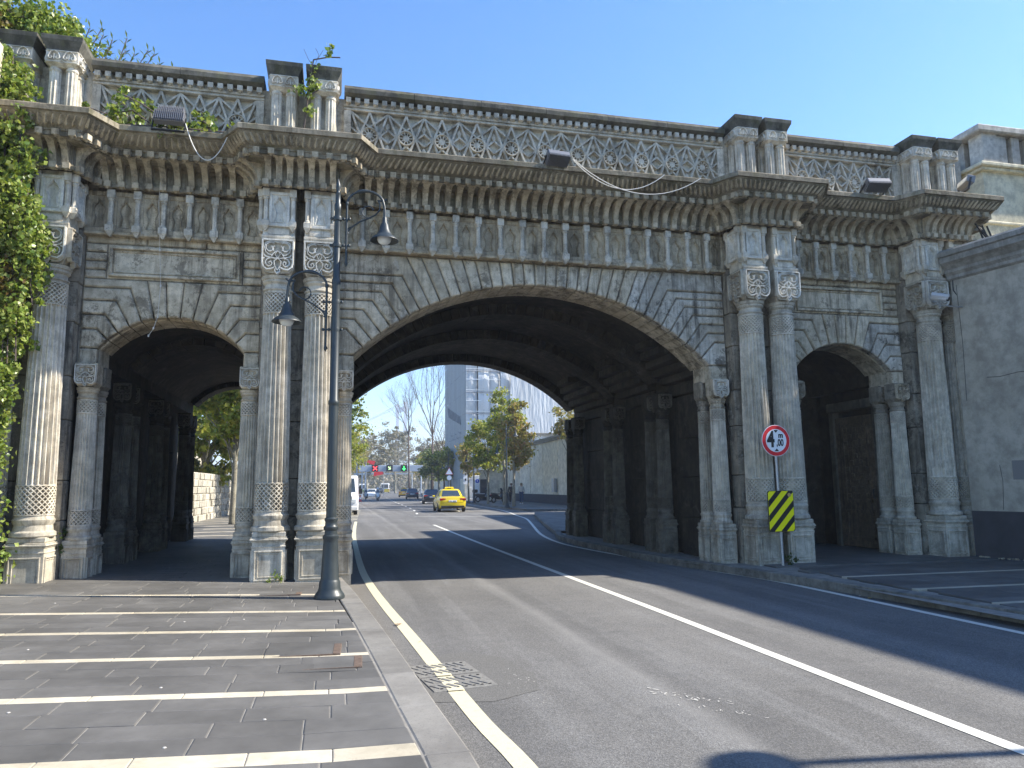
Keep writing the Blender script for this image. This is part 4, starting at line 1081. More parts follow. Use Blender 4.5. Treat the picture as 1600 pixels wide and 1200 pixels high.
# local frame: +y runs away from the camera along the wall face, face at x=0
put('wall', M().box(0, .6, -15, 0, 1.02, 5.80), PLAST, PW, local=True)
put('plinth', M().box(-.012, .6, -15, 0, -.1, 1.02), PLASTD, PW, local=True)
m = M()
pr = [(0, 5.70), (-.05, 5.74), (-.05, 5.80), (-.10, 5.86), (-.10, 5.92), (-.17, 6.00), (-.24, 6.05), (-.24, 6.16), (-.28, 6.18), (-.28, 6.27), (-.2, 6.33), (.6, 6.36), (.6, 5.70)]
m.loft([[(x, y, z) for x, z in pr] for y in (-15, .04)])
put('cornice', m, PLASTC, PW, local=True)
ck = M()
for a_ in ([(-.003, -.55, 3.62), (-.003, -.8, 3.60), (-.003, -1.15, 3.64), (-.003, -1.5, 3.62)], [(-.003, -.12, 5.6), (-.003, -.14, 4.4), (-.003, -.11, 3.2)], [(-.003, -.62, 1.05), (-.003, -.66, 1.6), (-.003, -.63, 1.9)]): ck.tube(a_, .005, 4)
put('crack', ck, PLASTD, PW, local=True)
put('repair_patch', M().box(-.004, .0, -1.25, -.86, 1.62, 1.98), plain('patch_render', (.22, .21, .20), .85), PW, local=True)
rub = M(); rr = random.Random(3)
for i in range(60):
    y = -rr.uniform(.1, 3.2); s = rr.uniform(.015, .04); rub.box(-.03 - s - rr.uniform(0, .04), -.03, y, y + s, .125, .13 + s * .7, b=.004)
tag(put('rubble_line', rub, ST_WALL, None, (12.33, 12.36, 0), (0, 0, WA - pi / 2)), 'line of small loose stone chips at the foot of the dark plinth', 'rubble')['kind'] = 'stuff'

CB = thing('cream_building', 'cream rendered building with a stone balustrade rising behind the grey wall', 'building', (15.5, 14.2, 0))
m = M(); m.box(15.5, 40, 14.25, 26, 0, 9.22)
put('wall', m, CREAMW, CB)
m = M()
for z0, z1, o in ((9.22, 9.30, .12), (9.30, 9.40, .2), (7.3, 7.45, .08), (7.45, 7.52, .16), (7.85, 7.93, .05)): m.box(15.5 - o, 40, 14.25 - o, 26, z0, z1, b=.02)
put('string_course', m, CREAMW, CB)
put('coping', M().box(15.22, 40, 13.98, 26, 10.15, 10.33, b=.03), BAL, CB)
put('pedestal_block', M().box(15.42, 15.86, 14.1, 14.5, 9.40, 10.15), BAL, CB)
for i in range(22):
    x = 16.0 + i * .46; w = .12 if i % 3 else .17
    put('baluster', M().box(x - w, x + w, 14.13, 14.38, 9.40, 10.15, b=.02), BAL, CB)
for i in range(8):
    y = 14.8 + i * .5; put('baluster', M().box(15.44, 15.68, y - .12, y + .12, 9.40, 10.15, b=.02), BAL, CB)
put('parapet_wall', M().box(13.1, 15.2, 14.6, 22, 8.3, 9.6), BAL, CB)
put('side_wing', M().box(12.9, 15.48, 13.6, 22, 0, 7.0), CREAMW, CB)

# large building out of frame on the right that throws the long shadow over the road
PB = thing('palace_wing', 'large cream building beyond the grey wall, outside the right of the picture, shading the road', 'building', (20, 2, 0), (0, 0, radians(0)))
# shading edge: its roof line runs parallel to the road
h = 12.15
put('wall', M().box(19.6, 34, -40, 12.3, 0, h - .5), CREAMW, PB)
put('roof', M().box(19.4, 34.2, -40.2, 12.5, h - .5, h), ST_COPE, PB)
for f in range(3):
    for i in range(12):
        y = -38 + i * 4.2; put('window', M().box(19.55, 19.62, y, y + 1.3, 1.5 + f * 3.7, 3.6 + f * 3.7), CGLASS, PB)

# ================================================================== cables, floodlights, camera
def floodlight(x, y, z, w, h, lab, tilt, yaw=0, depth=.12, fins=16):
    F = thing('floodlight', lab, 'floodlight', (x, y, z), (tilt, 0, yaw), group='floodlights on the cornice')
    put('housing', M().box(-w / 2, w / 2, -depth / 2, depth / 2, -h / 2, h / 2, b=.012), LGREY, F, local=True)
    for i in range(fins):
        xx = -w / 2 + w * (i + .5) / fins; put('cooling_fin', M().box(xx - .004, xx + .004, -depth / 2 - .04, -depth / 2 + .005, -h / 2, h / 2), LGREY, F, local=True)
    put('lens', M().box(-w / 2 + .03, w / 2 - .03, depth / 2 - .001, depth / 2 + .006, -h / 2 + .03, h / 2 - .03), GLASSB, F, local=True)
    br = M()
    for s in (-1, 1): br.box(s * (w / 2 + .012) - .006, s * (w / 2 + .012) + .006, -.02, .02, -h / 2 - .16, .02)
    br.box(-w / 2 - .018, w / 2 + .018, -.02, .02, -h / 2 - .17, -h / 2 - .155)
    put('bracket', br, BLACK, F, local=True)
    return F
floodlight(-2.70, 12.18, 7.54, .46, .20, 'grey finned floodlight on the ledge above the left arch beside the creeper', radians(-20))
floodlight(-2.70, 12.30, 7.69, .40, .14, 'upper half of the paired floodlights above the left arch', radians(-35))
floodlight(3.82, 12.18, 7.50, .42, .24, 'dark finned floodlight at the middle of the main cornice', radians(58), .1)
floodlight(10.55, 12.15, 7.56, .48, .26, 'dark floodlight on the ledge above the small right arch', radians(62), -.15)
floodlight(13.15, 12.55, 8.0, .5, .16, 'black upright floodlight between the last parapet pier and the cream building', radians(15), 1.2)
def catenary(a, b, sag, n=16):
    a = Vector(a); b = Vector(b); return [a + (b - a) * (i / n) + Vector((0, 0, -4 * sag * (i / n) * (1 - i / n))) for i in range(n + 1)]
def cable(a, b, sag, r, mat, lab, extra=None):
    m = M().tube(catenary(a, b, sag), r, 5)
    return tag(put('cable', m, mat), lab, 'cable')
cable((-2.45, 12.12, 7.45), (-1.80, 12.05, 7.25), .50, .008, WPL, 'white cable hanging in a loop below the left floodlight')
cable((4.05, 12.02, 7.42), (5.9, 12.14, 7.35), .42, .008, WPL, 'white cable sagging from the middle floodlight, shorter loop')
cable((4.05, 12.00, 7.42), (6.65, 12.14, 7.35), .48, .008, WPL, 'white cable sagging from the middle floodlight, longer loop')
m = M(); pts = [(-2.95, 12.9, 7.0), (-2.97, 12.95, 6.4), (-2.93, 13.02, 5.6), (-2.9, 13.08, 5.0), (-2.90, 13.0, 4.45), (-2.95, 12.98, 4.25), (-3.02, 12.98, 4.12)]
m.tube(pts, .004, 4)
for p in pts[2:]: m.lathe([(.012, -.02), (.014, 0), (.01, .02)], 5, p)
tag(put('cable', m, WPL), 'thin knotted white string hanging into the left arch', 'cable')
cc = M()
for k in range(5):
    cc.tube(catenary((12.95 + k * .05, 12.25, 7.0 - k * .04), (14.9 + k * .25, 12.1, 5.6 + k * .22), .30 + .1 * k), .014, 5)
for k in range(3): cc.tube([(13.1 + k * .12, 12.3, 6.95), (13.22 + k * .12, 12.25, 6.5), (13.42 + k * .13, 12.2, 6.1)], .02, 5)
tag(put('cable', cc, BLACK), 'bundle of black cables running from the last cornice over the grey wall', 'cable')
cc = M().tube([(12.34, 12.3, 6.0), (12.33, 12.3, 5.5), (12.4, 12.2, 5.25), (12.46, 12.2, 5.12)], .012, 5)
tag(put('cable', cc, BLACK), 'short black cable beside the security camera', 'cable')
CV = thing('security_camera', 'white bullet security camera on a bracket beside the last big capital', 'camera', (11.82, 12.12, 5.22))
cm = M().tube([(-.10, .12, .10), (.04, -.12, .0)], .058, 12); put('body', cm, plain('camera_shell', (.6, .6, .6), .35), CV, local=True)
put('sun_shield', M().tube([(-.11, .10, .125), (.06, -.15, .02)], .066, 8), plain('camera_hood', (.5, .5, .5), .35), CV, local=True)
put('lens', M().tube([(.035, -.115, .002), (.052, -.15, -.012)], .045, 12), BLACK, CV, local=True)
m = M().tube([(-.02, .02, .0), (.02, .05, -.10), (.62, .05, -.10)], .016, 6); m.box(.60, .63, -.0, .10, -.17, -.03)
put('bracket', m, STEEL, CV, local=True)

# ================================================================== street lamps
def lamp_parts():
    d = {}
    d['post'] = M().lathe([(.20, 0), (.205, .03), (.19, .06), (.16, .10), (.145, .14), (.14, .22), (.128, .24), (.122, .26), (.098, .74), (.098, .78), (.11, .80), (.11, .83), (.085, .85), (.082, .90), (.098, .92), (.098, .95), (.08, .97), (.078, 1.02), (.09, 1.04), (.09, 1.06), (.07, 1.08), (.066, 2.6), (.064, 2.62), (.074, 2.64), (.074, 2.68), (.062, 2.70), (.058, 4.35), (.062, 4.37), (.062, 4.43), (.05, 4.45), (.046, 5.45), (.052, 5.47), (.052, 5.55), (.038, 5.57), (.036, 5.70), (.042, 5.72), (.025, 5.74), (.024, 5.77), (.036, 5.81), (.030, 5.86), (.008, 5.93), (.001, 5.95)], 24).mesh('post', radians(40))
    a = M()      # arm towards +x; z=0 is the bottom finial of the hanger bar
    a.tube([(.13, 0, .08), (.13, 0, .95)], .017, 8)
    a.lathe([(.001, 0), (.028, .05), (.016, .09)], 8, (.13, 0, 0)); a.lathe([(.02, .93), (.028, .95), (.022, .98)], 8, (.13, 0, 0))
    for z in (.32, .72):
        a.tube([(-.09, 0, z), (.17, 0, z)], .011, 6); a.lathe([(.062, z - .03), (.066, z), (.062, z + .03)], 16)
        for x in (.09, .17, -.085): a.lathe([(.018, z - .018), (.024, z), (.018, z + .018)], 8, (x, 0, 0))
    arcp = [(.13 + .265 * (1 - cos(t)), 0, .95 + .21 * sin(t)) for t in [pi * i / 16 for i in range(15)]]
    arcp += [(.665, 0, .93), (.67, 0, .84), (.67, 0, .76)]
    a.tube(arcp, [.017] * 6 + [.026, .03, .026] + [.019] * (len(arcp) - 9), 8)
    sc = [(.14, 0, .52), (.20, 0, .60), (.32, 0, .69), (.43, 0, .74), (.54, 0, .80), (.60, 0, .88), (.60, 0, .97), (.57, 0, 1.03)]
    a.tube(sc, .012, 6)
    a.tube([(.16 + .0, 0, .50), (.145, 0, .53), (.15, 0, .58), (.19, 0, .60)], .012, 6)
    sp = [(p[0], 0, p[1]) for p in spiral(.44, .85, .105, .07, -1.2, -6.0, 14)]
    a.tube(sp, .010, 6); a.tube([(.58, 0, 1.02), (.66, 0, 1.01), (.70, 0, 1.05)], .014, 6)
    d['arm'] = a.mesh('arm', radians(50))
    d['shade'] = M().lathe([(.02, .0), (.03, -.02), (.035, -.09), (.06, -.13), (.075, -.20), (.105, -.26), (.115, -.28), (.16, -.31), (.205, -.355), (.208, -.365), (.20, -.362), (.15, -.325), (.10, -.30)], 24, (0, 0, 0), 0, False).mesh('lamp_shade', radians(40))
    d['bulb'] = M().lathe([(.001, -.425), (.05, -.418), (.085, -.39), (.105, -.345), (.10, -.30)], 18, cap=False).mesh('lamp_glass', True)
    return d
LP = lamp_parts()
def street_lamp(loc, rotz, label, h2=(4.62, 3.38), group='street lamps'):
    L = thing('street_lamp', label, 'street lamp', loc, (0, 0, rotz), group)
    put('post', LP['post'], IRON, L, local=True)
    for s, z in ((0, h2[0]), (1, h2[1])):
        a = put('arm', LP['arm'], IRON, L, (0, 0, z), (0, 0, s * pi), local=True)
        o = put('lamp_shade', LP['shade'], IRON, a, (.67, 0, .78), local=True)
        put('lamp_glass', LP['bulb'], GLASSB, a, (.67, 0, .78), local=True)
    return L
L0 = street_lamp((-.03, 10.58, .13), radians(-5), 'dark iron street lamp with two bell shades on scrolled arms, on the near left pavement')
street_lamp((11.9, 51.5, .13), radians(-10), 'tall black street lamp nearest the trees beyond the tunnel, standing on the kerb corner')
street_lamp((12.5, 67.5, .13), radians(-10), 'black street lamp beside the parked scooter beyond the tunnel')
street_lamp((13.8, 92, .13), radians(-10), 'distant street lamp in front of the tall grey sheeted building')
TL = thing('street_lamp', 'tall single headed lamp beside the camera, known by its shadow on the road', 'street lamp', (9.75, 3.02, .13))
put('post', M().lathe([(.12, 0), (.12, .8), (.07, .85), (.055, 3), (.045, 5.85)], 12), IRON, TL, local=True)
put('arm', M().tube([(0, 0, 5.8), (0, 0, 6.0), (-.05, .0, 6.1), (-.18, 0, 6.14)], .03, 6), IRON, TL, local=True)
put('lamp_shade', M().lathe([(.03, .12), (.08, .05), (.26, -.06), (.27, -.12), (.12, -.12)], 16, (-.2, 0, 6.05)), IRON, TL, local=True)

# ================================================================== height limit sign and hazard panel
SR = plain('sign_red', (.72, .02, .03), .4); SW = plain('sign_white', (.88, .88, .88), .4); SB = plain('sign_black', (.012, .012, .014), .5); SY = plain('sign_yellow', (1, .90, .003), .4)
PX, PY = 7.92, 12.17
HS = thing('height_limit_sign', 'round red ringed 4.00 m height limit sign on a steel post', 'traffic sign', (PX, PY, .13))
put('post', M().tube([(0, 0, -.1), (-.02, 0, 2.5)], .026, 12), STEEL, HS, local=True)
def disc(r, y0, y1, n=40): return M().prism([(r * cos(2 * pi * i / n), r * sin(2 * pi * i / n)) for i in range(n)], y0, y1)
zc = 2.25; 
put('plate', M().merge(disc(.290, -.040, -.030), TR((-.02, 0, zc))), SW, HS, local=True)
put('red_ring', M().merge(disc(.280, -.044, -.0405), TR((-.02, 0, zc))), SR, HS, local=True)
put('white_field', M().merge(disc(.212, -.048, -.0445), TR((-.02, 0, zc))), SW, HS, local=True)
def text_mesh(s, size, bold=0.0):
    cu = bpy.data.curves.new('txt', 'FONT'); cu.body = s; cu.size = size; cu.extrude = .002; cu.offset = bold; cu.resolution_u = 4
    ob = bpy.data.objects.new('txt', cu); COL.objects.link(ob)
    bpy.context.view_layer.update()
    me = bpy.data.meshes.new_from_object(ob.evaluated_get(bpy.context.evaluated_depsgraph_get()))
    bpy.data.objects.remove(ob); bpy.data.curves.remove(cu); me.materials.clear(); return me
for s, sz, x, z, b, scx in (('4', .36, -.185, -.11, .012, .82), ('m', .135, .045, .055, .005, .95), (',00', .155, .000, -.095, .004, .78)):
    put('lettering', text_mesh(s, sz, b), SB, HS, (x - .02, -.051, zc + z), (pi / 2, 0, 0), (scx, 1.12 if s != 'm' else 1, 1), local=True)
for s in (1, -1):
    put('arrow_mark', M().prism([(-.045 - .02, zc + s * .195), (.045 - .02, zc + s * .195), (-.02, zc + s * .145)], -.052, -.0485), SB, HS, local=True)
HP = thing('hazard_panel', 'yellow and black diagonal striped hazard panel below the height sign', 'hazard panel', (PX, PY - .045, 0))
x0, x1, z0, z1 = -.265, .245, .74, 1.46
def rrect(x0, x1, z0, z1, r, n=4):
    P = []
    for cx_, cz_, a in ((x1 - r, z0 + r, -pi / 2), (x1 - r, z1 - r, 0), (x0 + r, z1 - r, pi / 2), (x0 + r, z0 + r, pi)):
        P += [(cx_ + r * cos(a + pi / 2 * i / n), cz_ + r * sin(a + pi / 2 * i / n)) for i in range(n + 1)]
    return P
put('plate', M().prism(rrect(x0 - .008, x1 + .008, z0 - .008, z1 + .008, .04), -.016, .0), SB, HP, local=True)
put('yellow_field', M().prism(rrect(x0, x1, z0, z1, .035), -.020, -.0165), SY, HP, local=True)
for k in range(-4, 9):
    d0 = k * .262 + .165; d1 = d0 + .120; sl_ = 1.05
    f0 = lambda x, z: (z - z0) - sl_ * (x - x0) - d0; f1 = lambda x, z: d1 - ((z - z0) - sl_ * (x - x0))
    p = clip(clip(rrect(x0, x1, z0, z1, .035), f0), f1)
    if len(p) >= 3: put('black_stripe', M().prism(p, -.0235, -.0205), SB, HP, local=True)
put('sticker', M().merge(disc(.035, -.026, -.0237, 16), TR((.165, 0, 1.39))), plain('sticker', (.55, .35, .15), .5), HP, local=True)

# ================================================================== vegetation
def leaves_mesh(name, P, size, mat, seed, droop=.3, elong=1.0, vary=.35, fold=.25, parent=None, updir=None, **kw):
    """P: (n,3) leaf centres; each leaf = 4-point blade folded along its rib"""
    rg = np.random.default_rng(seed); n = len(P)
    d = rg.normal(size=(n, 3)); d[:, 2] -= droop
    if updir is not None: d = d * .5 + np.array(updir)
    d /= np.linalg.norm(d, axis=1)[:, None]
    q = rg.normal(size=(n, 3)); s = np.cross(d, q); s /= np.linalg.norm(s, axis=1)[:, None]; nn = np.cross(d, s)
    L = size * (1 + vary * rg.uniform(-1, 1, n))[:, None]; w = L * .42 / elong
    v = np.stack([P - d * L * .5, P + s * w - nn * w * fold, P + d * L * .5, P - s * w - nn * w * fold, P + d * L * .02], 1)
    me = bpy.data.meshes.new(name); me.vertices.add(n * 5); me.vertices.foreach_set('co', v.reshape(-1).astype(np.float32))
    t = np.array([[0, 1, 4], [1, 2, 4], [4, 2, 3], [0, 4, 3]]); F = (np.arange(n)[:, None, None] * 5 + t[None]).reshape(-1)
    me.loops.add(len(F)); me.loops.foreach_set('vertex_index', F.astype(np.int32)); me.polygons.add(n * 4)
    me.polygons.foreach_set('loop_start', (np.arange(n * 4) * 3).astype(np.int32)); me.update(); me.validate()
    return put(name, me, mat, parent, **kw)
def clumpy(rg, n, cen, rad, nc, cr, shell=.55):
    """points gathered in nc clumps inside an ellipsoid"""
    d = rg.normal(size=(nc, 3)); d /= np.linalg.norm(d, axis=1)[:, None]
    C_ = np.array(cen) + d * (shell + (1 - shell) * rg.uniform(0, 1, (nc, 1))) * np.array(rad) * rg.uniform(.75, 1.12, (nc, 1))
    i = rg.integers(0, nc, n); s = cr * rg.uniform(.5, 1.3, nc)[i][:, None]
    return C_[i] + rg.normal(size=(n, 3)) * s * np.array([1, 1, .7]) * .6, C_
def branches(m, rg, base, tips, r0, kink=.25, n=5, fork=.55):
    base = Vector(base)
    for tp in tips:
        tp = Vector(tp); d = tp - base; pts = []; rs = []
        for i in range(n + 1):
            t = i / n; p = base + d * t; p.z += sin(t * pi) * d.length * .08
            if 0 < i < n: p += Vector(rg.normal(size=3)) * d.length * .03 * kink * 4
            pts.append(p); rs.append(r0 * (1 - .88 * t))
        m.tube(pts, rs, 5, cap=False)
def tree(name, label, loc, th, tr, cen, rad, nl, ls, leafm, seed, group=None, nc=60, cr=.5, bark=None, droop=.3, shell=.5, cat='tree'):
    rg = np.random.default_rng(seed); T = thing(name, label, cat, loc, group=group)
    P, C_ = clumpy(rg, nl, cen, rad, nc, cr, shell)
    m = M(); lean = Vector((rg.uniform(-.1, .1), rg.uniform(-.1, .1), 0)) * th * .3
    m.tube([(0, 0, -.1), (0, 0, .15), Vector((0, 0, th * .5)) + lean * .5, Vector((0, 0, th)) + lean, Vector((0, 0, cen[2] + rad[2] * .6)) + lean * 1.5], [tr * 1.3, tr, tr * .85, tr * .7, tr * .15], 9)
    put('trunk', m.mesh('trunk', True), bark or BARK, T, local=True)
    b = M(); k = min(nc, 26)
    for i in range(k):
        z = th * .8 + (cen[2] + rad[2] * .3 - th * .8) * (i / k)
        branches(b, rg, Vector((0, 0, z)) + lean, [C_[i]], tr * .3, n=3)
    put('branches', b.mesh('branches', True), bark or BARK, T, local=True)
    leaves_mesh('crown', P, ls, leafm, seed, parent=T, local=True, droop=droop)
    return T
def bare_tree(label, loc, h, seed, spread=.45, lean=0, r=.14, depth=5, fork=.35, group='bare trees above the road', twigmat=None):
    rg = random.Random(seed); T = thing('bare_tree', label, 'tree', loc, group=group)
    tr_ = M(); tw = M(); tr_.tube([(0, 0, -.1), (lean * h * .12, 0, h * .15), (lean * h * .25, 0, h * fork)], [r * 1.2, r, r * .8], 7)
    def grow(p, d, L, rr, dep):
        pts = [p]; q = p.copy(); dd = d.copy()
        for i in range(3):
            dd = (dd + Vector((rg.uniform(-1, 1), rg.uniform(-1, 1), rg.uniform(-.2, .8))) * .10).normalized(); q = q + dd * L / 3; pts.append(q.copy())
        (tr_ if dep >= depth - 1 else tw).tube(pts, [rr, rr * .85, rr * .7, rr * .55], 5 if dep > 2 else 3, cap=False)
        if dep == 0: return
        nb = 3 if dep > 1 else 4
        for i in range(nb):
            t = 3 if i < 2 else rg.choice((1, 2)); ax = Vector((rg.uniform(-1, 1), rg.uniform(-1, 1), rg.uniform(-.3, .5))).normalized()
            nd = (dd + ax * spread * rg.uniform(.6, 1.3)).normalized(); nd.z = max(nd.z, .02)
            grow(pts[t], nd, L * rg.uniform(.62, .82), rr * .55, dep - 1)
    s0 = Vector((lean * h * .25, 0, h * fork))
    for i in range(4):
        a = 2 * pi * i / 4 + seed; d = Vector((cos(a) * spread * .8, sin(a) * spread * .8, 1)).normalized()
        grow(s0, d, h * (1 - fork) * .36, r * .6, depth)
    put('trunk', tr_.mesh('trunk', True), twigmat or TWIG, T, local=True); put('twigs', tw.mesh('twigs', True), twigmat or TWIG, T, local=True)
    return T

# ivy on the left: hanging curtain, dark wall behind it
IW = thing('ivy_covered_wall', 'old stone wall at the left edge mostly hidden by creeper', 'wall', (-5.6, 12, 0))
m = M(); m.box(-9, -5.02, 11.2, 11.9, 0, 8.3); put('wall', m, ST_WALL, IW)
rg = np.random.default_rng(4)
def ivy(name, label, cat, paths, n, size, mat, seed, thick=.22, w=.25, hang=None, stems=True, droop=.9):
    rg = np.random.default_rng(seed); T = thing(name, label, cat, tuple(paths[0][0])); P = []
    st = M()
    for path in paths:
        path = [Vector(p) for p in path]
        ln_ = [0]
        for a, b in zip(path, path[1:]): ln_.append(ln_[-1] + (b - a).length)
        k = int(n * ln_[-1] / sum(sum((Vector(b) - Vector(a)).length for a, b in zip(p, p[1:])) for p in paths))
        u = rg.uniform(0, ln_[-1], k)
        seg = np.clip(np.searchsorted(ln_, u) - 1, 0, len(path) - 2)
        A_ = np.array([list(path[i]) for i in seg]); B_ = np.array([list(path[i + 1]) for i in seg]); t = ((u - np.array(ln_)[seg]) / (np.array(ln_)[seg + 1] - np.array(ln_)[seg]))[:, None]
        c = A_ + (B_ - A_) * t
        kc = max(3, k // 28); ci = rg.integers(0, k, kc); cc_ = c[ci] + rg.normal(size=(kc, 3)) * np.array([w, thick, .10]); sz = rg.uniform(.4, 1.5, kc)
        j = rg.integers(0, kc, k); P.append(cc_[j] + rg.normal(size=(k, 3)) * np.array([.055, .05, .06]) * sz[j][:, None] * (1 if k > 400 else .6))
        if stems: st.tube(path, .012, 5)
    if stems: put('stems', st, TWIG, T)
    leaves_mesh('foliage', np.concatenate(P), size, mat, seed, droop=droop, parent=T)
    return T
curt = []
for i, (x, zt, zb) in enumerate(((-5.35, 8.4, .3), (-5.22, 8.4, .3), (-5.1, 8.3, .6), (-4.98, 8.3, 1.4), (-4.88, 8.2, 2.4), (-4.76, 8.0, 2.9), (-4.70, 6.7, 3.3), (-4.60, 6.2, 3.5), (-4.52, 5.7, 3.9), (-4.44, 5.4, 4.35))):
    y = 12.15 if i < 5 else 12.08
    curt.append([(x, y, zt), (x + .03, y - .08, zt - (zt - zb) * .35), (x - .02, y - .03, zt - (zt - zb) * .7), (x + .02, y, zb)])
ivy('ivy_curtain', 'thick yellow green creeper hanging over the left end of the bridge', 'creeper', curt, 24000, .070, LEAF_IV, 21, thick=.15, w=.085)
ivy('dead_creeper', 'dark reddish brown patch of dry creeper low on the hanging curtain', 'creeper', [[(-4.95, 11.95, 5.0), (-4.72, 11.93, 4.6), (-4.7, 11.95, 4.3)]], 700, .06, LEAF_RD, 33, thick=.06, w=.10)
ivy('ivy_strand', 'thin strand of creeper low on the left wall beside the leftmost column', 'creeper', [[(-4.85, 12.15, 4.0), (-4.78, 12.2, 2.9), (-4.82, 12.2, 1.8), (-4.84, 12.2, 1.0), (-4.82, 12.25, .3)]], 3200, .065, LEAF_IV, 22, thick=.08, w=.085)
tree('ivy_bush', 'bushy creeper mass spilling over the top left corner of the bridge', (-5.45, 13.1, 7.6), .6, .06, (0, 0, 1.6), (1.15, .45, .65), 15000, .075, LEAF_IV, 23, nc=70, cr=.24, cat='creeper')
tree('ivy_bush', 'reddish tinged creeper at the extreme top left of the picture', (-6.0, 12.6, 7.9), .6, .05, (0, 0, 1.2), (.8, .5, .9), 4500, .08, LEAF_RD, 24, nc=30, cr=.25, cat='creeper')
# oleander-like shoots
OL = thing('oleander_shrub', 'shrub with long narrow leaves standing against the sky at the top left', 'shrub', (-4.2, 13.2, 8.7))
sm = M(); P = []; D_ = []
rr = random.Random(8); rgl = np.random.default_rng(31); lv_ = []
for i in range(13):
    x0_ = -4.65 + i * .115; top_ = Vector((x0_ + .22 + rr.uniform(-.05, .15), 13.2 + rr.uniform(-.2, .1), 9.55 - i * .045 + rr.uniform(-.12, .14)))
    b0 = Vector((x0_, 13.2, 8.5)); sm.tube([b0, (b0 + top_) / 2 + Vector((-.03, 0, .02)), top_], .008, 4)
    for k in range(16):
        t = .25 + .75 * k / 15; p = b0 + (top_ - b0) * t; a = k * 2.4
        d = Vector((cos(a), sin(a) * .7, .75 + .3 * t)).normalized(); L = .15; s = d.cross(Vector((0, 0, 1))).normalized() * .017
        n_ = len(lv_); lv_ += [p, p + d * L * .5 + s, p + d * L - Vector((0, 0, .02)), p + d * L * .5 - s]
put('stems', sm, TWIG, OL)
lm = M(); lm.add(lv_, [(4 * i, 4 * i + 1, 4 * i + 2, 4 * i + 3) for i in range(len(lv_) // 4)]); put('foliage', lm, leafmat('oleander_leaves', [(.06, .11, .03), (.10, .15, .045), (.16, .20, .07)]), OL)
ivy('ledge_creeper', 'sprawling creeper along the ledge below the left star lattice', 'creeper', [[(-4.05, 12.45, 7.75), (-3.7, 12.4, 7.62), (-3.3, 12.35, 7.70), (-3.0, 12.4, 7.5)], [(-3.6, 12.55, 8.1), (-3.2, 12.5, 7.9), (-2.9, 12.5, 7.7)], [(-3.9, 12.4, 7.45), (-2.9, 12.35, 7.47), (-2.2, 12.4, 7.50), (-1.8, 12.4, 7.50)], [(-2.4, 12.5, 7.8), (-2.1, 12.5, 7.6)]], 900, .085, LEAF_IV, 25, thick=.10, w=.10)
ivy('hanging_weed', 'tall straggly weed growing between the two parapet pillars right of the left arch', 'weed', [[(-.65, 12.4, 7.45), (-.60, 12.35, 8.0), (-.55, 12.3, 8.5), (-.5, 12.35, 8.95)], [(-.5, 12.35, 8.95), (-.25, 12.3, 9.0), (-.05, 12.3, 9.02)], [(-.62, 12.3, 8.2), (-.4, 12.25, 8.35)]], 230, .075, LEAF_IV, 26, thick=.04, w=.06)
sm = M()
for a, b, c_ in (((-.5, 12.6, 8.95), (-.45, 12.6, 9.1), (-.35, 12.6, 9.3)), ((-.5, 12.6, 8.95), (-.6, 12.6, 9.1), (-.68, 12.6, 9.28)), ((-.45, 12.6, 9.1), (-.42, 12.6, 9.2), (-.48, 12.6, 9.32)), ((-.35, 12.6, 9.2), (-.25, 12.6, 9.25), (-.2, 12.6, 9.33))): sm.tube([a, b, c_], .004, 3)
tag(put('dry_twigs', sm, TWIG), 'bare dry twigs sticking up from the parapet pillar cap against the sky', 'twigs')
ivy('pedestal_fern', 'small fern rooted on the ledge of the left jamb pedestal', 'fern', [[(-4.1, 13.0, .85), (-4.2, 12.95, 1.0)], [(-4.15, 13.0, .9), (-4.05, 12.95, 1.0)]], 120, .05, LEAF_DK, 27, thick=.04, w=.06, stems=False, droop=-.3)
ivy('pavement_weed', 'tuft of weed at the foot of the left pedestal of the near pair', 'weed', [[(-1.0, 12.36, .15), (-.8, 12.36, .17)]], 70, .04, LEAF_IV, 28, thick=.02, w=.06, stems=False, droop=-.8)
ivy('gap_weed', 'small green tuft beside the foot of the sign post', 'weed', [[(8.12, 12.2, .15), (8.2, 12.2, .2)]], 90, .045, LEAF_DK, 29, thick=.03, w=.04, stems=False, droop=-.5)

# ================================================================== beyond the tunnel, right side
BW = thing('beige_boundary_wall', 'long beige rendered wall with dark base behind the plane trees beyond the tunnel', 'wall', (17.4, 60, 0))
def wallseg(m, x0, y0, x1, y1, z0, z1, th=.4, o=0):
    dx, dy = x1 - x0, y1 - y0; l = sqrt(dx * dx + dy * dy); nx, ny = dy / l, -dx / l
    a = [(x0 - nx * o, y0 - ny * o), (x1 - nx * o, y1 - ny * o), (x1 + nx * th, y1 + ny * th), (x0 + nx * th, y0 + ny * th)]
    m.add([(p[0], p[1], z0) for p in a] + [(p[0], p[1], z1) for p in a], [(0, 1, 2, 3), (7, 6, 5, 4), (1, 0, 4, 5), (2, 1, 5, 6), (3, 2, 6, 7), (0, 3, 7, 4)])
a = M(); wallseg(a, 17.2, 44, 18.0, 80, .9, 5.3); put('wall', a, BEIGE, BW)
a = M(); wallseg(a, 17.2, 44, 18.0, 80, 0, .9, .4, .02); put('plinth', a, PLASTD, BW)
a = M(); wallseg(a, 17.2, 44, 18.0, 80, 5.3, 5.5, .5, .12); wallseg(a, 17.2, 44, 18.0, 80, 5.5, 5.66, .6, .22); put('coping', a, PLASTC, BW)
for i in range(7): a = M(); y = 48 + i * 4.7; x = 17.2 + (y - 44) * .8 / 36; wallseg(a, x, y, x + .1, y + .35, .9, 5.3, .1, .05); put('buttress', a, BEIGE, BW)
put('junction_box', M().box(17.15, 17.4, 57.5, 58.1, 1.1, 2.2), STEEL, BW)
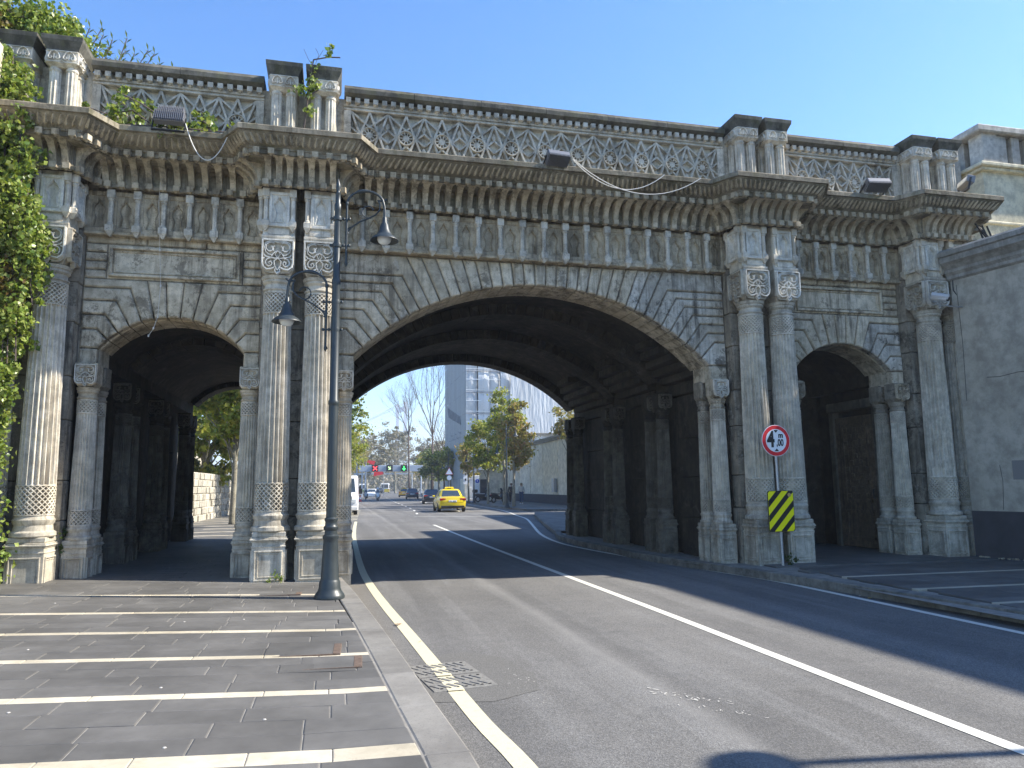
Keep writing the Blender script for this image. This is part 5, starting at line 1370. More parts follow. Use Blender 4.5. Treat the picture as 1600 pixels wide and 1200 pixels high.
EW = thing('side_street_wall', 'rendered wall right of the side opening just beyond the bridge, casting shade over the road', 'wall', (13.2, 30, 0))
a = M(); wallseg(a, 13.0, 22.6, 14.5, 41, 0, 5.4); put('wall', a, BEIGE, EW)
# gate with canopy and white pillar
GT = thing('gate_lodge', 'small grey gate lodge with sloping canopy beside a white pillar', 'gate lodge', (15.8, 79, 0))
put('wall', M().box(15.0, 18.2, 79, 79.5, .1, 3.4), BEIGE, GT)
put('door', M().box(15.3, 16.3, 78.93, 79.0, .1, 2.4, b=.02), PLASTD, GT)
put('canopy', M().loft([[(13.9, y, 3.4), (17.2, y, 4.4), (17.2, y, 4.55), (13.9, y, 3.55)] for y in (77.6, 79.6)]), STEEL, GT)
WPI = thing('sign_pillar', 'white information pillar with a round blue sign near its top', 'sign', (13.45, 71.5, .1))
put('pillar', M().box(-.32, .32, -.12, .12, 0, 2.6, b=.03), WHITEP, WPI, local=True)
BLUE = plain('sign_blue', (.03, .08, .45), .4)
put('sign_disc', M().merge(disc(.2, -.14, -.121, 20), TR((.1, 0, 2.05))), BLUE, WPI, local=True)
put('sign_arrow', M().prism([(.06, 2.0), (.14, 2.0), (.14, 2.1), (.1, 2.16), (.06, 2.1)], -.15, -.141), SW, WPI, local=True)
# fence wall farther along
FW = thing('far_fence_wall', 'low weathered wall under the trees, left of the sheeted building', 'wall', (16, 110, 0))
a = M(); wallseg(a, 15.0, 87, 19, 150, 0, 2.6); put('wall', a, BEIGE, FW)
# sheeted scaffold building -----------------------------------------------
def sheetmat(name, c, seams):
    m, t, b = nm(name); P = pos(t)
    n1 = noise(t, pos(t, (.9, .9, .12)), 1.6, 4, .6); n2 = noise(t, pos(t, (2, 2, .3)), 1.5, 3, .5)
    cc = mixc(t, ramp(t, n1, [(.35, 0), (.65, 1)]), [x * .82 for x in c], c); t.links.new(cc, b.inputs['Base Color'])
    b.inputs['Roughness'].default_value = .6; bump(t, b, n2, .5, .25); return m
MESHW = sheetmat('white_scaffold_sheet', (.62, .64, .66), 0); MESHG = sheetmat('grey_scaffold_sheet', (.30, .315, .325), 0)
SBD = thing('sheeted_scaffold_building', 'tall building wrapped in white and grey scaffold sheeting beyond the tunnel', 'building', (15.2, 88, 0))
BX, BY = 15.35, 88
rr = random.Random(9)
put('building_core', M().box(BX + .6, BX + 21, BY + .6, BY + 18, 0, 20), PLASTD, SBD)
# grey narrow face: panels of sheeting, slightly bowed
for k in range(8):
    z = .0 + k * 2.6
    for q in range(5):
        y = BY + q * 3.5; m = M(); n = 4; vs = []
        for i in range(n + 1):
            for j in range(n + 1):
                u, v = i / n, j / n; vs.append((BX - .12 * sin(pi * u) * rr.uniform(.4, 1), y + u * 3.5, z + v * 2.58))
        m.add(vs, [(i * (n + 1) + j, i * (n + 1) + j + 1, (i + 1) * (n + 1) + j + 1, (i + 1) * (n + 1) + j) for i in range(n) for j in range(n)])
        put('grey_sheet', m, MESHG, SBD)
for k in range(8):
    z = k * 2.6
    for q in range(14):
        x = BX + q * 1.4; m = M(); n = 5; vs = []
        dp = -(0, .5, .15, .6, .1)[q % 5]
        for i in range(n + 1):
            for j in range(n + 1):
                u, v = i / n, j / n; sag = .22 * sin(pi * v) * (.4 + .6 * abs(sin(pi * u * 1.0))) 
                vs.append((x + u * 1.385, BY + dp - sag + rr.uniform(-.03, .03), z + v * 2.58))
        m.add(vs, [(i * (n + 1) + j, (i + 1) * (n + 1) + j, (i + 1) * (n + 1) + j + 1, i * (n + 1) + j + 1) for i in range(n) for j in range(n)])
        put('white_sheet', m.mesh('white_sheet', True), MESHW, SBD)
    put('ledger_tube', M().tube([(BX - .1, BY - .62, z + 2.58), (BX + 19, BY - .62, z + 2.58)], .05, 5), STEEL, SBD)
for k in range(16): put('toe_board', M().box(BX - .1, BX + 19, BY - .66, BY - .63, k * 1.3 + .2, k * 1.3 + .27), WHITEP, SBD)
for q in range(10): put('standard_tube', M().tube([(BX + q * 2.1, BY - .6, 0), (BX + q * 2.1, BY - .6, 21)], .045, 5), STEEL, SBD)
put('gable_sheet', M().prism([(BX + 5, 8), (BX + 19, 8), (BX + 19, 12), (BX + 5.5, 17.5)], BY - 1.3, BY - 1.15), MESHW, SBD)
m = M()
for k in range(9): m.tube([(BX - .16, BY + 3 + k * 1.2, 9.3 + k * .22), (BX - .16, BY + 3.8 + k * 1.2, 10.4 + k * .25)], .06, 4)
for k in range(5): m.tube([(BX - .16, BY + 3.5 + k * 1.6, 8.3 - (k % 2) * .6), (BX - .16, BY + 4.6 + k * 1.6, 8.5 - (k % 2) * .6)], .06, 4)
put('printed_facade_lines', m, plain('faded_print', (.20, .21, .22), .7), SBD)
VB = thing('vertical_banner', 'narrow white vertical banner with small dark marks at the corner of the sheeted building', 'banner', (14.6, 84, 3))
put('panel', M().box(14.35, 14.85, 84.0, 84.06, 1.9, 5.4), WHITEP, VB)
for k in range(5): put('mark', M().box(14.5, 14.68, 83.97, 83.999, 2.3 + k * .62, 2.55 + k * .62), SB, VB)

# trees ------------------------------------------------------------------
tree('plane_tree', 'plane tree with yellow green crown nearest the parked scooter', (13.0, 63.5, .13), 2.4, .12, (0, 0, 5.2), (2.3, 2.3, 2.7), 7500, .20, LEAF_PL, 41, 'plane trees on the right pavement', nc=55, cr=.42)
tree('plane_tree', 'tallest plane tree behind the middle kerbside lamp beyond the tunnel', (13.3, 58.5, .13), 2.6, .13, (.2, 0, 6.3), (1.55, 1.6, 3.1), 6500, .20, LEAF_PL, 42, 'plane trees on the right pavement', nc=55, cr=.40)
tree('plane_tree', 'plane tree turning brown, nearest the side street beyond the tunnel', (12.95, 53.8, .13), 2.4, .13, (.25, 0, 5.2), (1.25, 1.3, 2.7), 4800, .20, LEAF_AU, 43, 'plane trees on the right pavement', nc=45, cr=.38)
tree('plane_tree', 'sparse young tree whose brown leaves show at the right end of the far arch', (16.6, 52, .13), 3.2, .10, (.3, 0, 6.0), (1.3, 1.3, 1.5), 1300, .20, LEAF_AU, 44, 'plane trees on the right pavement', nc=30, cr=.35)
tree('plane_tree', 'slim plane tree left of the yellow green one in front of the grey sheeting', (12.9, 72.5, .13), 2.6, .11, (.1, 0, 4.6), (1.5, 1.5, 2.0), 3000, .20, LEAF_AU, 45, 'plane trees on the right pavement', nc=40, cr=.40)
sm = M()
for x, y, z in ((13.5, 60, 10.4), (12.9, 62, 9.6), (13.7, 58, 12.0)): sm.tube([(13.3, 59, 6), (x * .6 + 13.3 * .4, y, z * .7), (x, y, z)], [.06, .045, .02], 5)
# right side, farther
for i, (x, y, h, r) in enumerate(((15.0, 98, 4.6, 2.1), (15.4, 112, 4.8, 2.4), (16.6, 128, 5.2, 2.6), (18.2, 148, 5.5, 3.0), (20.5, 172, 6.5, 3.5))):
    tree('roadside_tree', ('yellow green tree just left of the grey sheeted building', 'dark green tree second from the sheeted building', 'third tree from the sheeted building along the right kerb', 'fourth tree from the sheeted building beside the gantry end', 'farthest green tree on the right kerb')[i], (x, y, .1), 2.4, .2, (0, 0, h), (r, r, r * 1.05), 3400, .30, (LEAF_PL, LEAF_DK, LEAF_DK, LEAF_PL, LEAF_AU)[i], 60 + i, 'trees along the right kerb', nc=50, cr=.55)
# left side
for i, (x, y, h, r, mt, n) in enumerate(((-1.0, 31, 6.9, 2.5, LEAF_PL, 7000), (-1.5, 44, 6.0, 3.1, LEAF_DK, 9000), (-.5, 60, 6.2, 3.6, LEAF_PL, 7500), (-.6, 84, 6.6, 3.6, LEAF_AU, 4500), (1.2, 112, 7, 4.0, LEAF_PL, 4000), (3.2, 150, 8, 4.6, LEAF_AU, 3500))):
    tree('roadside_tree', ('leafy tree on the left pavement nearest behind the bridge, its twigs dipping below the arch', 'dense dark green tree seen through and beside the left pier', 'third tree from the bridge on the left, above the white van', 'brownish tree above the red van on the left', 'fifth tree on the left before the gantry', 'autumn tree behind the gantry on the left')[i],
         (x, y, .1), 2.6, .2, (0, 0, h), (r, r, r * .95), n * (2 if i == 0 else 1), .12 if i == 0 else .2, mt, 70 + i, 'trees along the left pavement', nc=60, cr=.6)
tree('roadside_tree', 'bright green tree leaning over the old stone wall seen through the left arch', (-6.9, 43, .1), 2.4, .2, (.4, 0, 5.2), (2.6, 2.6, 2.9), 9000, .26, LEAF_PL, 81, 'trees along the left pavement', nc=70, cr=.5)
tree('roadside_tree', 'second bright green tree farther behind the old stone wall through the left arch', (-5.6, 58, .1), 2.4, .2, (.4, 0, 5.6), (3.0, 3.0, 3.2), 7000, .26, LEAF_PL, 82, 'trees along the left pavement', nc=70, cr=.5)
tree('roadside_tree', 'tree hanging low over the pavement at the far end of the left passage', (-4.2, 34, .1), 2.6, .15, (-.3, 0, 5.0), (1.6, 1.6, 1.9), 3500, .22, LEAF_PL, 83, 'trees along the left pavement', nc=50, cr=.4)
# old stone wall on the left beyond the passage
OW = thing('old_stone_wall', 'sunlit old stone wall along the pavement beyond the left passage', 'wall', (-6.4, 45, 0))
OWM = stone('pale_rubble_stone', (.42, .38, .30), (.58, .54, .45), (.16, .14, .10), .5, .4, .2, bmp=.6, scale=2)  # pale buff rubble with streaks and blotches
RO = random.Random(6); nb = 0
for r in range(7):
    y = 24 + RO.uniform(0, .5); z = .1 + r * .33
    while y < 62:
        L = RO.uniform(.7, 1.4); j = RO.uniform(-.03, .03)
        if nb < 285: put('stone', M().box(-6.9 + (y - 24) * .018, -6.42 + (y - 24) * .018 + j, y + .012, y + L - .012, z + .008, z + .322, b=.03), OWM, OW); nb += 1
        y += L
put('wall', M().loft([[(x + (y - 24) * .018, y, z) for x, z in ((-7.2, 0), (-6.47, 0), (-6.47, 2.42), (-7.2, 2.42))] for y in (24, 95)]), OWM, OW)
put('back_wall', M().box(-12, -9.0, 30, 60, 0, 4.4), OWM, OW)
# tall bare trees
bare_tree('tall bare tree with a slender leaning trunk above the lane signals', (11.6, 118, 0), 18, 3, .42, -.06, .13, 5, .55)
bare_tree('tallest bare tree with a reddish forked trunk left of the grey sheeting', (14.8, 116, 0), 23, 8, .38, .02, .17, 5, .42)
bare_tree('smaller bare tree leaning out beside the grey sheeting', (16.2, 112, 0), 13, 14, .5, .0, .16, 4, .4)
for i, (x, y, h, r, mt) in enumerate(((8, 190, 10, 6, LEAF_BR), (17, 215, 13, 8.5, LEAF_BR), (26, 205, 10, 6, LEAF_BR), (4, 230, 10, 6, LEAF_AU), (34, 240, 11, 7, LEAF_AU), (24, 300, 12, 9, LEAF_BR), (44, 300, 12, 9, LEAF_BR), (8, 300, 11, 8, LEAF_AU), (-4, 260, 11, 8, LEAF_AU))):
    tree('park_tree', ('pale brown tree left of the broad dome shaped crown', 'broad dome shaped brown crown behind the gantry', 'brown tree right of the dome shaped crown', 'rusty tree behind the red cross signal', 'rusty tree far right beyond the gantry', 'hazy brown tree directly above the yellow bus', 'hazy brown tree far right at the end of the road', 'hazy rusty tree far left at the end of the road', 'hazy rusty tree at the far left edge of the view')[i],
         (x, y, 0), 4, .35, (0, 0, h), (r, r, h * .55), 5500, .42, mt, 90 + i, 'brown autumn trees at the end of the road', nc=90, cr=.9, bark=BARK)
fo = M()
rgf = np.random.default_rng(55); Pn = np.concatenate([np.stack([rgf.uniform(-80, 160, 26000), rgf.uniform(330, 420, 26000), rgf.uniform(0, 1, 26000) ** .6 * (9 + 3 * np.sin(rgf.uniform(0, 6, 26000)))], 1)])
o = leaves_mesh('far_wood', Pn, 1.5, LEAF_BR, 56); o['kind'] = 'stuff'; o['label'] = 'hazy far off wood closing the end of the road'; o['category'] = 'wood'

# ================================================================== lane signal gantry
GA = thing('lane_signal_gantry', 'pale blue gantry across the road carrying three lane signals', 'gantry', (10, 140, 0))
GB = plain('gantry_blue_grey', (.36, .42, .50), .5)
put('beam', M().box(4.4, 16.2, 140, 140.7, 4.6, 5.75, b=.04), GB, GA)
for x in (5.0, 5.6, 15.9): put('post', M().tube([(x, 140.35, 0), (x, 140.35, 4.7)], .12, 8), GB, GA)
for x, kind in ((7.3, 'X'), (9.95, 'D'), (12.6, 'G')):
    T = put('signal_box', M().box(x - .58, x + .58, 139.6, 139.95, 4.6, 5.8, b=.03), SB, GA)
    if kind == 'X':
        e = plain('lit_red', (.6, .02, .03), .5, emis=(1, .05, .06), es=1.3); m = M()
        m.ribbon([(x - .36, 4.84), (x + .36, 5.56)], .16, 139.56, 139.6); m.ribbon([(x - .36, 5.56), (x + .36, 4.84)], .16, 139.55, 139.6); put('red_cross', m, e, T)
    elif kind == 'D':
        e = plain('lit_pale_green', (.4, .6, .3), .5, emis=(.6, 1, .4), es=.9); m = M()
        m.ribbon([(x - .2, 5.5), (x - .05, 5.2)], .14, 139.56, 139.6); m.ribbon([(x + .2, 5.25), (x + .05, 4.95)], .14, 139.56, 139.6); m.ribbon([(x + .15, 5.5), (x - .15, 4.9)], .09, 139.55, 139.6); put('split_arrow', m, e, T)
    else:
        e = plain('lit_green', (.02, .7, .1), .5, emis=(.05, 1, .15), es=1.6); m = M()
        m.prism([(x - .06, 5.6), (x + .06, 5.6), (x + .06, 5.15), (x + .34, 5.15), (x, 4.75), (x - .34, 5.15), (x - .06, 5.15)][::-1], 139.56, 139.6); put('green_arrow', m, e, T)
G2 = thing('far_gantry', 'thin farther gantry beneath the brown trees', 'gantry', (14, 215, 0))
put('beam', M().box(3, 22, 215, 215.4, 5.4, 5.8), GB, G2)
for x in (3.2, 21.8): put('post', M().tube([(x, 215.2, 0), (x, 215.2, 5.5)], .15, 6), GB, G2)
RB = thing('red_banner', 'red banner hanging behind the red cross signal', 'banner', (7.2, 150, 5))
put('cloth', M().prism([(6.2, 6.6), (7.6, 6.1), (7.9, 6.9), (6.3, 7.1)], 150, 150.04), SR, RB); put('cloth', M().prism([(7.6, 3.9), (9.6, 4.3), (9.4, 4.8), (7.7, 5.0)], 150, 150.04), SR, RB)
put('pole', M().tube([(6.1, 150.02, 0), (6.1, 150.02, 7.2)], .06, 6), STEEL, RB)
put('pole', M().tube([(9.6, 150.02, 0), (9.6, 150.02, 5.0)], .06, 6), STEEL, RB)
for i, (x, y) in enumerate(((3.4, 118), (3.0, 104), (4.6, 160))):
    P_ = thing('metal_pole', ('green grey signal pole second from the gantry on the left', 'green grey pole nearest, left of the motorcyclist', 'green grey pole behind the gantry legs')[i], 'pole', (x, y, 0))
    put('shaft', M().tube([(0, 0, 0), (0, 0, 5.5)], .09, 8), GB, P_, local=True); put('cabinet', M().box(-.25, .25, -.2, .2, 0, 1.6, b=.03), GB, P_, local=True)
WT = thing('warning_sign', 'small white warning triangle on a post left of the grey sheeting', 'traffic sign', (13.3, 88.0, .1))
put('post', M().tube([(0, 0, 0), (0, 0, 3.4)], .04, 6), STEEL, WT, local=True); put('triangle', M().prism([(-.45, 3.0), (.45, 3.0), (0, 3.8)], -.06, -.04), SW, WT, local=True)
put('red_border', M().ribbon([(-.45, 3.0), (.45, 3.0), (0, 3.8)], .08, -.07, -.058, closed=True), SR, WT, local=True); put('disc', M().merge(disc(.28, -.06, -.04, 16), TR((0, 0, 2.6))), SW, WT, local=True)
CN = thing('traffic_cone', 'red and white traffic cone by the left edge line', 'traffic cone', (3.1, 92, 0))
put('cone', M().lathe([(.25, 0), (.25, .04), (.16, .05), (.03, .75)], 12), SR, CN, local=True); put('white_band', M().lathe([(.115, .30), (.12, .30), (.085, .48), (.08, .48)], 12), SW, CN, local=True)

# suspension bridge far away
ST = thing('suspension_bridge_tower', 'very pale hazy suspension bridge tower with its cables, far beyond the bare trees', 'bridge', (90, 1000, 0))
SBM = plain('pale_bridge_paint', (.55, .57, .60), .6)
for (x, y) in ((91.5, 1000), (83.5, 1030)): put('tower_leg', M().box(x - 2.0, x + 2.0, y - 3, y + 3, 0, 116, b=.3), SBM, ST)
put('cross_beam', M().loft([[(91.5, 998, z0), (91.5, 1002, z0), (83.5, 1032, z0), (83.5, 1028, z0)] for z0 in (104, 111)]), SBM, ST)
for (x, y) in ((91.5, 1000), (83.5, 1030)):
    put('main_cable', M().tube([(x, y, 116), (x - 22, y, 103), (x - 45, y, 92), (x - 70, y, 84)], .45, 5), SBM, ST)
    put('main_cable', M().tube([(x, y, 116), (x + 10, y + 10, 92), (x + 26, y + 30, 62), (x + 45, y + 50, 38)], .45, 5), SBM, ST)

# ================================================================== vehicles
def car(name, label, cat, paint, loc, rotz, L=4.5, Wd=1.8, H=1.45, kind='sedan', group=None, lamps=True, taxi=False, plate=True):
    """faces +y; rear at y=-L/2"""
    T = thing(name, label, cat, loc, (0, 0, rotz), group); w = Wd / 2; k = H / 1.45
    st_ = {'sedan': [(0, .74, .30, .82), (.07, .93, .27, .95), (.45, .985, .22, 1.00), (1.1, 1, .2, .98), (2.3, 1, .2, .95), (3.3, .99, .2, .93), (4.0, .96, .22, .84), (4.38, .88, .25, .72), (4.5, .72, .3, .62)],
           'hatch': [(0, .86, .30, .92), (.1, .95, .27, .98), (.6, .99, .22, 1.0), (1.2, 1, .2, .98), (2.3, 1, .2, .95), (3.3, .99, .2, .93), (4.0, .96, .22, .86), (4.38, .88, .25, .74), (4.5, .72, .3, .62)]}[kind]
    sL = L / 4.5; rings = []
    for y, f, zl, zb in st_:
        zb *= k; a = w * f; yy = y * sL - L / 2
        half = [(a * .86, zl), (a * .97, zl + .10), (a, (zl + zb) / 2 + .02), (a * .985, zb - .16), (a * .93, zb - .05), (a * .80, zb), (0, zb + .025)]
        rings.append([(x, yy, z) for x, z in half] + [(-x, yy, z) for x, z in half[-2::-1]])
    body = put('body', M().loft(rings).mesh('body', radians(40)), paint, T, local=True)
    rear, front = (.95, 3.35) if kind == 'sedan' else (.25, 3.35); rr1, rf1 = (1.55, 2.55) if kind == 'sedan' else (.55, 2.5)
    def ring(y0, y1, hw, z, r=.12):
        return [(-hw + r, y0, z), (hw - r, y0, z), (hw, y0 + r * 1.6, z), (hw, y1 - r * 1.6, z), (hw - r, y1, z), (-hw + r, y1, z), (-hw, y1 - r * 1.6, z), (-hw, y0 + r * 1.6, z)]
    Y = lambda y: y * sL - L / 2
    lv_ = [(0, .86, .94 * k), (.55, .775, 1.22 * k), (.90, .70, 1.39 * k), (1.0, .62, H), (1.02, .45, H + .012)]
    rg_ = []
    for t, f, z in lv_: tt = min(t, 1.0) ** 1.0; rg_.append(ring(Y(rear + (rr1 - rear) * tt), Y(front + (rf1 - front) * tt), w * f, z))
    put('roof', M().loft(rg_).mesh('roof', radians(50)), paint, T, local=True)
    def pane(nm_, i0, i1, a0, a1, off):
        """glass quad on the cabin side between ring indices"""
        lo = [Vector(p) for p in (rg_[0][i0], rg_[0][i1])]; hi = [Vector(p) for p in (rg_[2][i0], rg_[2][i1])]
        P = [lo[0].lerp(hi[0], .12), lo[1].lerp(hi[1], .12), lo[1].lerp(hi[1], .93), lo[0].lerp(hi[0], .93)]
        q = [P[0].lerp(P[1], a0), P[0].lerp(P[1], a1), P[3].lerp(P[2], a1), P[3].lerp(P[2], a0)]
        n = (q[1] - q[0]).cross(q[3] - q[0]).normalized()
        c = sum(q, Vector()) / 4
        if n.dot(c - Vector((0, 0, c.z))) < 0: n = -n
        q1 = [p + n * .03 for p in q]; q0 = [p - n * .02 for p in q]
        put(nm_, M().add(q1 + q0, [(0, 1, 2, 3), (0, 4, 5, 1), (1, 5, 6, 2), (2, 6, 7, 3), (3, 7, 4, 0)]), CGLASS, T, local=True)
    pane('rear_window', 0, 1, .03, .97, 0); pane('windscreen', 4, 5, .03, .97, 0)
    for i0, i1 in ((2, 3), (6, 7)):
        pane('side_window', i0, i1, .05, .48, 0); pane('side_window', i0, i1, .52, .95, 0)
    for sx in (-1, 1):
        for yy in (.85, 3.6):
            W_ = put('wheel', M().lathe([(.25, -.10), (.31, -.09), (.325, -.05), (.325, .05), (.31, .09), (.25, .10)], 18), RUB, T, (sx * (w - .11), Y(yy), .325), (0, pi / 2, 0), local=True)
            put('rim', M().lathe([(.001, .085), (.21, .085), (.22, .10), (.22, -.10), (.001, -.085)], 12, cap=False), STEEL, W_, local=True)
        put('tail_light', M().box(sx * w * .50 if sx > 0 else -w * .93, sx * w * .93 if sx > 0 else -w * .50, Y(0) + .0, Y(0) + .22, .74 * k, .88 * k, b=.02), REDL, T, local=True)
        put('headlight', M().box(sx * w * .45 if sx > 0 else -w * .85, sx * w * .85 if sx > 0 else -w * .45, Y(4.5) - .3, Y(4.5) - .02, .58 * k, .70 * k, b=.02), GLASSB, T, local=True)
        put('door_mirror', M().box(sx * (w + .02) - .09, sx * (w + .02) + .09, Y(3.0), Y(3.14), .93 * k, 1.05 * k, b=.03), paint, T, local=True)
    put('rear_bumper', M().box(-w * .82, w * .82, Y(0) - .03, Y(0) + .15, .27, .42, b=.03), BLACK, T, local=True)
    put('exhaust', M().tube([(w * .55, Y(0) - .04, .27), (w * .55, Y(0) + .1, .27)], .035, 8), CHROME, T, local=True)
    if plate:
        pl = put('number_plate', M().box(-.26, .26, Y(0) - .03, Y(0) + .02, .64 * k, .76 * k, b=.008), SW, T, local=True)
        for i in range(6):
            if i != 2: put('plate_character', M().box(-.2 + i * .07, -.16 + i * .07, Y(0) - .034, Y(0) - .0305, .67 * k, .73 * k), SB, pl, local=True)
    put('boot_seam', M().box(-w * .72, w * .72, Y(0) - .004, Y(0) + .04, .60 * k, .612 * k), BLACK, T, local=True)
    if taxi:
        s = put('taxi_sign', M().loft([[(x * f, y * f2 + Y(2.0), z) for x, y in ((-.3, -.08), (.3, -.08), (.3, .08), (-.3, .08))] for f, f2, z in ((1, 1, H), (1, 1, H + .1), (.85, .6, H + .16))]), paint, T, local=True)
        me = text_mesh('TAKSI', .11, .004); put('lettering', me, SB, s, (-.18, Y(2.0) - .087, H + .012), (pi / 2, 0, 0), (1, 1, 1), local=True)
    return T
def paint(name, c, rough=.25, met=0): return plain(name, c, rough, met, coat=.7, spec=.5)
TY = paint('taxi_yellow', (.82, .60, .012)); TO = paint('taxi_amber', (.78, .42, .01)); DG = paint('dark_grey_paint', (.045, .05, .06)); DB = paint('black_blue_paint', (.02, .022, .032))
car('taxi', 'bright yellow taxi saloon seen from behind, nearest car beyond the tunnel', 'taxi', TY, (7.52, 49.9, 0), radians(-2), L=4.5, Wd=1.83, H=1.46, taxi=True)
car('parked_car', 'black saloon partly hidden behind the yellow taxi', 'car', DB, (9.35, 73.4, 0), radians(-5), H=1.40)
car('parked_car', 'dark grey saloon between the black car and the amber taxi', 'car', DG, (10.75, 106, 0), radians(-5), H=1.46)
car('taxi', 'amber taxi half hidden behind the dark grey saloon', 'taxi', TO, (11.7, 129, 0), radians(-6), taxi=True)
car('car', 'dark car far off, left of the yellow bus', 'car', DG, (14.0, 232, 0), radians(-8), L=4.6, Wd=1.9, H=1.6, kind='hatch')
car('car', 'white car far off behind the motorcyclist', 'car', WHITEP, (5.9, 121, 0), radians(175), kind='hatch')

def van(name, label, cat, pm, loc, rotz, L, Wd, H, kind='van', low=None, group=None):
    """nose at +y"""
    T = thing(name, label, cat, loc, (0, 0, rotz), group); w = Wd / 2
    if kind == 'van':
        side = [(-L / 2, .35), (-L / 2, H * .93), (-L / 2 + .15, H), (L / 2 - 1.9, H), (L / 2 - 1.35, H * .93), (L / 2 - .72, H * .55), (L / 2 - .12, H * .47), (L / 2, H * .38), (L / 2, .30)]
    else: side = [(-L / 2, .32), (-L / 2, H * .95), (-L / 2 + .12, H), (L / 2 - .3, H), (L / 2 - .05, H * .92), (L / 2, H * .4), (L / 2, .30)]
    n = len(side); rings = []
    for x, f in ((-w, .97), (-w * .93, 1), (w * .93, 1), (w, .97)):
        cy = 0; rings.append([(x, y * (f if abs(x) > w * .95 else 1), (z - .3) * (f if abs(x) > w * .95 else 1) + .3) for y, z in side])
    put('body', M().loft(rings).mesh('body', radians(35)), pm, T, local=True)
    if low: put('lower_panel', M().box(-w - .01, w + .01, -L / 2 - .02, L / 2 + .02, .32, H * .42, b=.03), low, T, local=True)
    if kind == 'van':
        a, b = Vector((0, L / 2 - .72, H * .55)), Vector((0, L / 2 - 1.35, H * .93)); nrm = Vector((0, (b - a).z, -(b - a).y)).normalized()
        q = [a + (b - a) * .06 + Vector((-w * .84, 0, 0)), a + (b - a) * .06 + Vector((w * .84, 0, 0)), a + (b - a) * .95 + Vector((w * .76, 0, 0)), a + (b - a) * .95 + Vector((-w * .76, 0, 0))]
        put('windscreen', M().add([p + nrm * .02 for p in q] + [p - nrm * .02 for p in q], [(0, 1, 2, 3), (0, 4, 5, 1), (1, 5, 6, 2), (2, 6, 7, 3), (3, 7, 4, 0)]), CGLASS, T, local=True)
        put('grille', M().box(-w * .5, w * .5, L / 2 - .04, L / 2 + .02, H * .22, H * .33, b=.02), BLACK, T, local=True)
        put('bumper', M().box(-w * .96, w * .96, L / 2 - .15, L / 2 + .05, .28, .52, b=.04), pm, T, local=True)
    else:
        for y_, s in ((L / 2, 1), (-L / 2, -1)): put('windscreen' if s > 0 else 'rear_window', M().box(-w * .82, w * .82, y_ - .03, y_ + .03, H * .50, H * .88, b=.02), CGLASS, T, local=True)
        for sx in (-1, 1): put('side_window', M().box(sx * w - .02, sx * w + .02, -L / 2 + .5, L / 2 - .5, H * .52, H * .84, b=.01), CGLASS, T, local=True)
    for sx in (-1, 1):
        if kind == 'van': put('side_window', M().box(sx * w * .995 - .02, sx * w * .995 + .02, L / 2 - 2.3, L / 2 - 1.3, H * .56, H * .86, b=.01), CGLASS, T, local=True)
        put('headlight', M().box(sx * w * .72 - .13, sx * w * .72 + .13, L / 2 - .10, L / 2 + .03, H * .30, H * .40, b=.03), GLASSB, T, local=True)
        put('tail_light', M().box(sx * w * .88 - .07, sx * w * .88 + .07, -L / 2 - .03, -L / 2 + .05, H * .3, H * .46, b=.01), REDL, T, local=True)
        put('door_mirror', M().box(sx * (w + .16) - .1, sx * (w + .16) + .1, L / 2 - 1.15, L / 2 - 1.03, H * .52, H * .66, b=.02), BLACK, T, local=True)
        for yy in (-L / 2 + .9, L / 2 - .85):
            W_ = put('wheel', M().lathe([(.27, -.11), (.34, -.10), (.35, -.06), (.35, .06), (.34, .10), (.27, .11)], 18), RUB, T, (sx * (w - .14), yy, .35), (0, pi / 2, 0), local=True)
            put('rim', M().lathe([(.001, .09), (.22, .09), (.23, .11), (.23, -.11), (.001, -.09)], 12, cap=False), STEEL, W_, local=True)
    return T
van('delivery_van', 'white delivery van facing the camera, parked on the left just beyond the bridge', 'van', WHITEP, (.45, 48.6, 0), radians(180), 5.4, 1.98, 2.4)
van('delivery_van', 'dark red van parked behind the white van', 'van', paint('dark_red_paint', (.16, .02, .02)), (1.2, 72, 0), radians(180), 5.2, 1.95, 2.7)
van('minibus', 'yellow and white minibus far down the road, seen from behind', 'bus', WHITEP, (15.7, 238, 0), radians(-6), 7, 2.5, 3.0, 'bus', low=TY)
van('minibus', 'distant bus with green lower panels coming along the left lane', 'bus', WHITEP, (9.0, 236, 0), radians(174), 8, 2.4, 2.9, 'bus', low=plain('bus_green', (.25, .35, .08), .4))

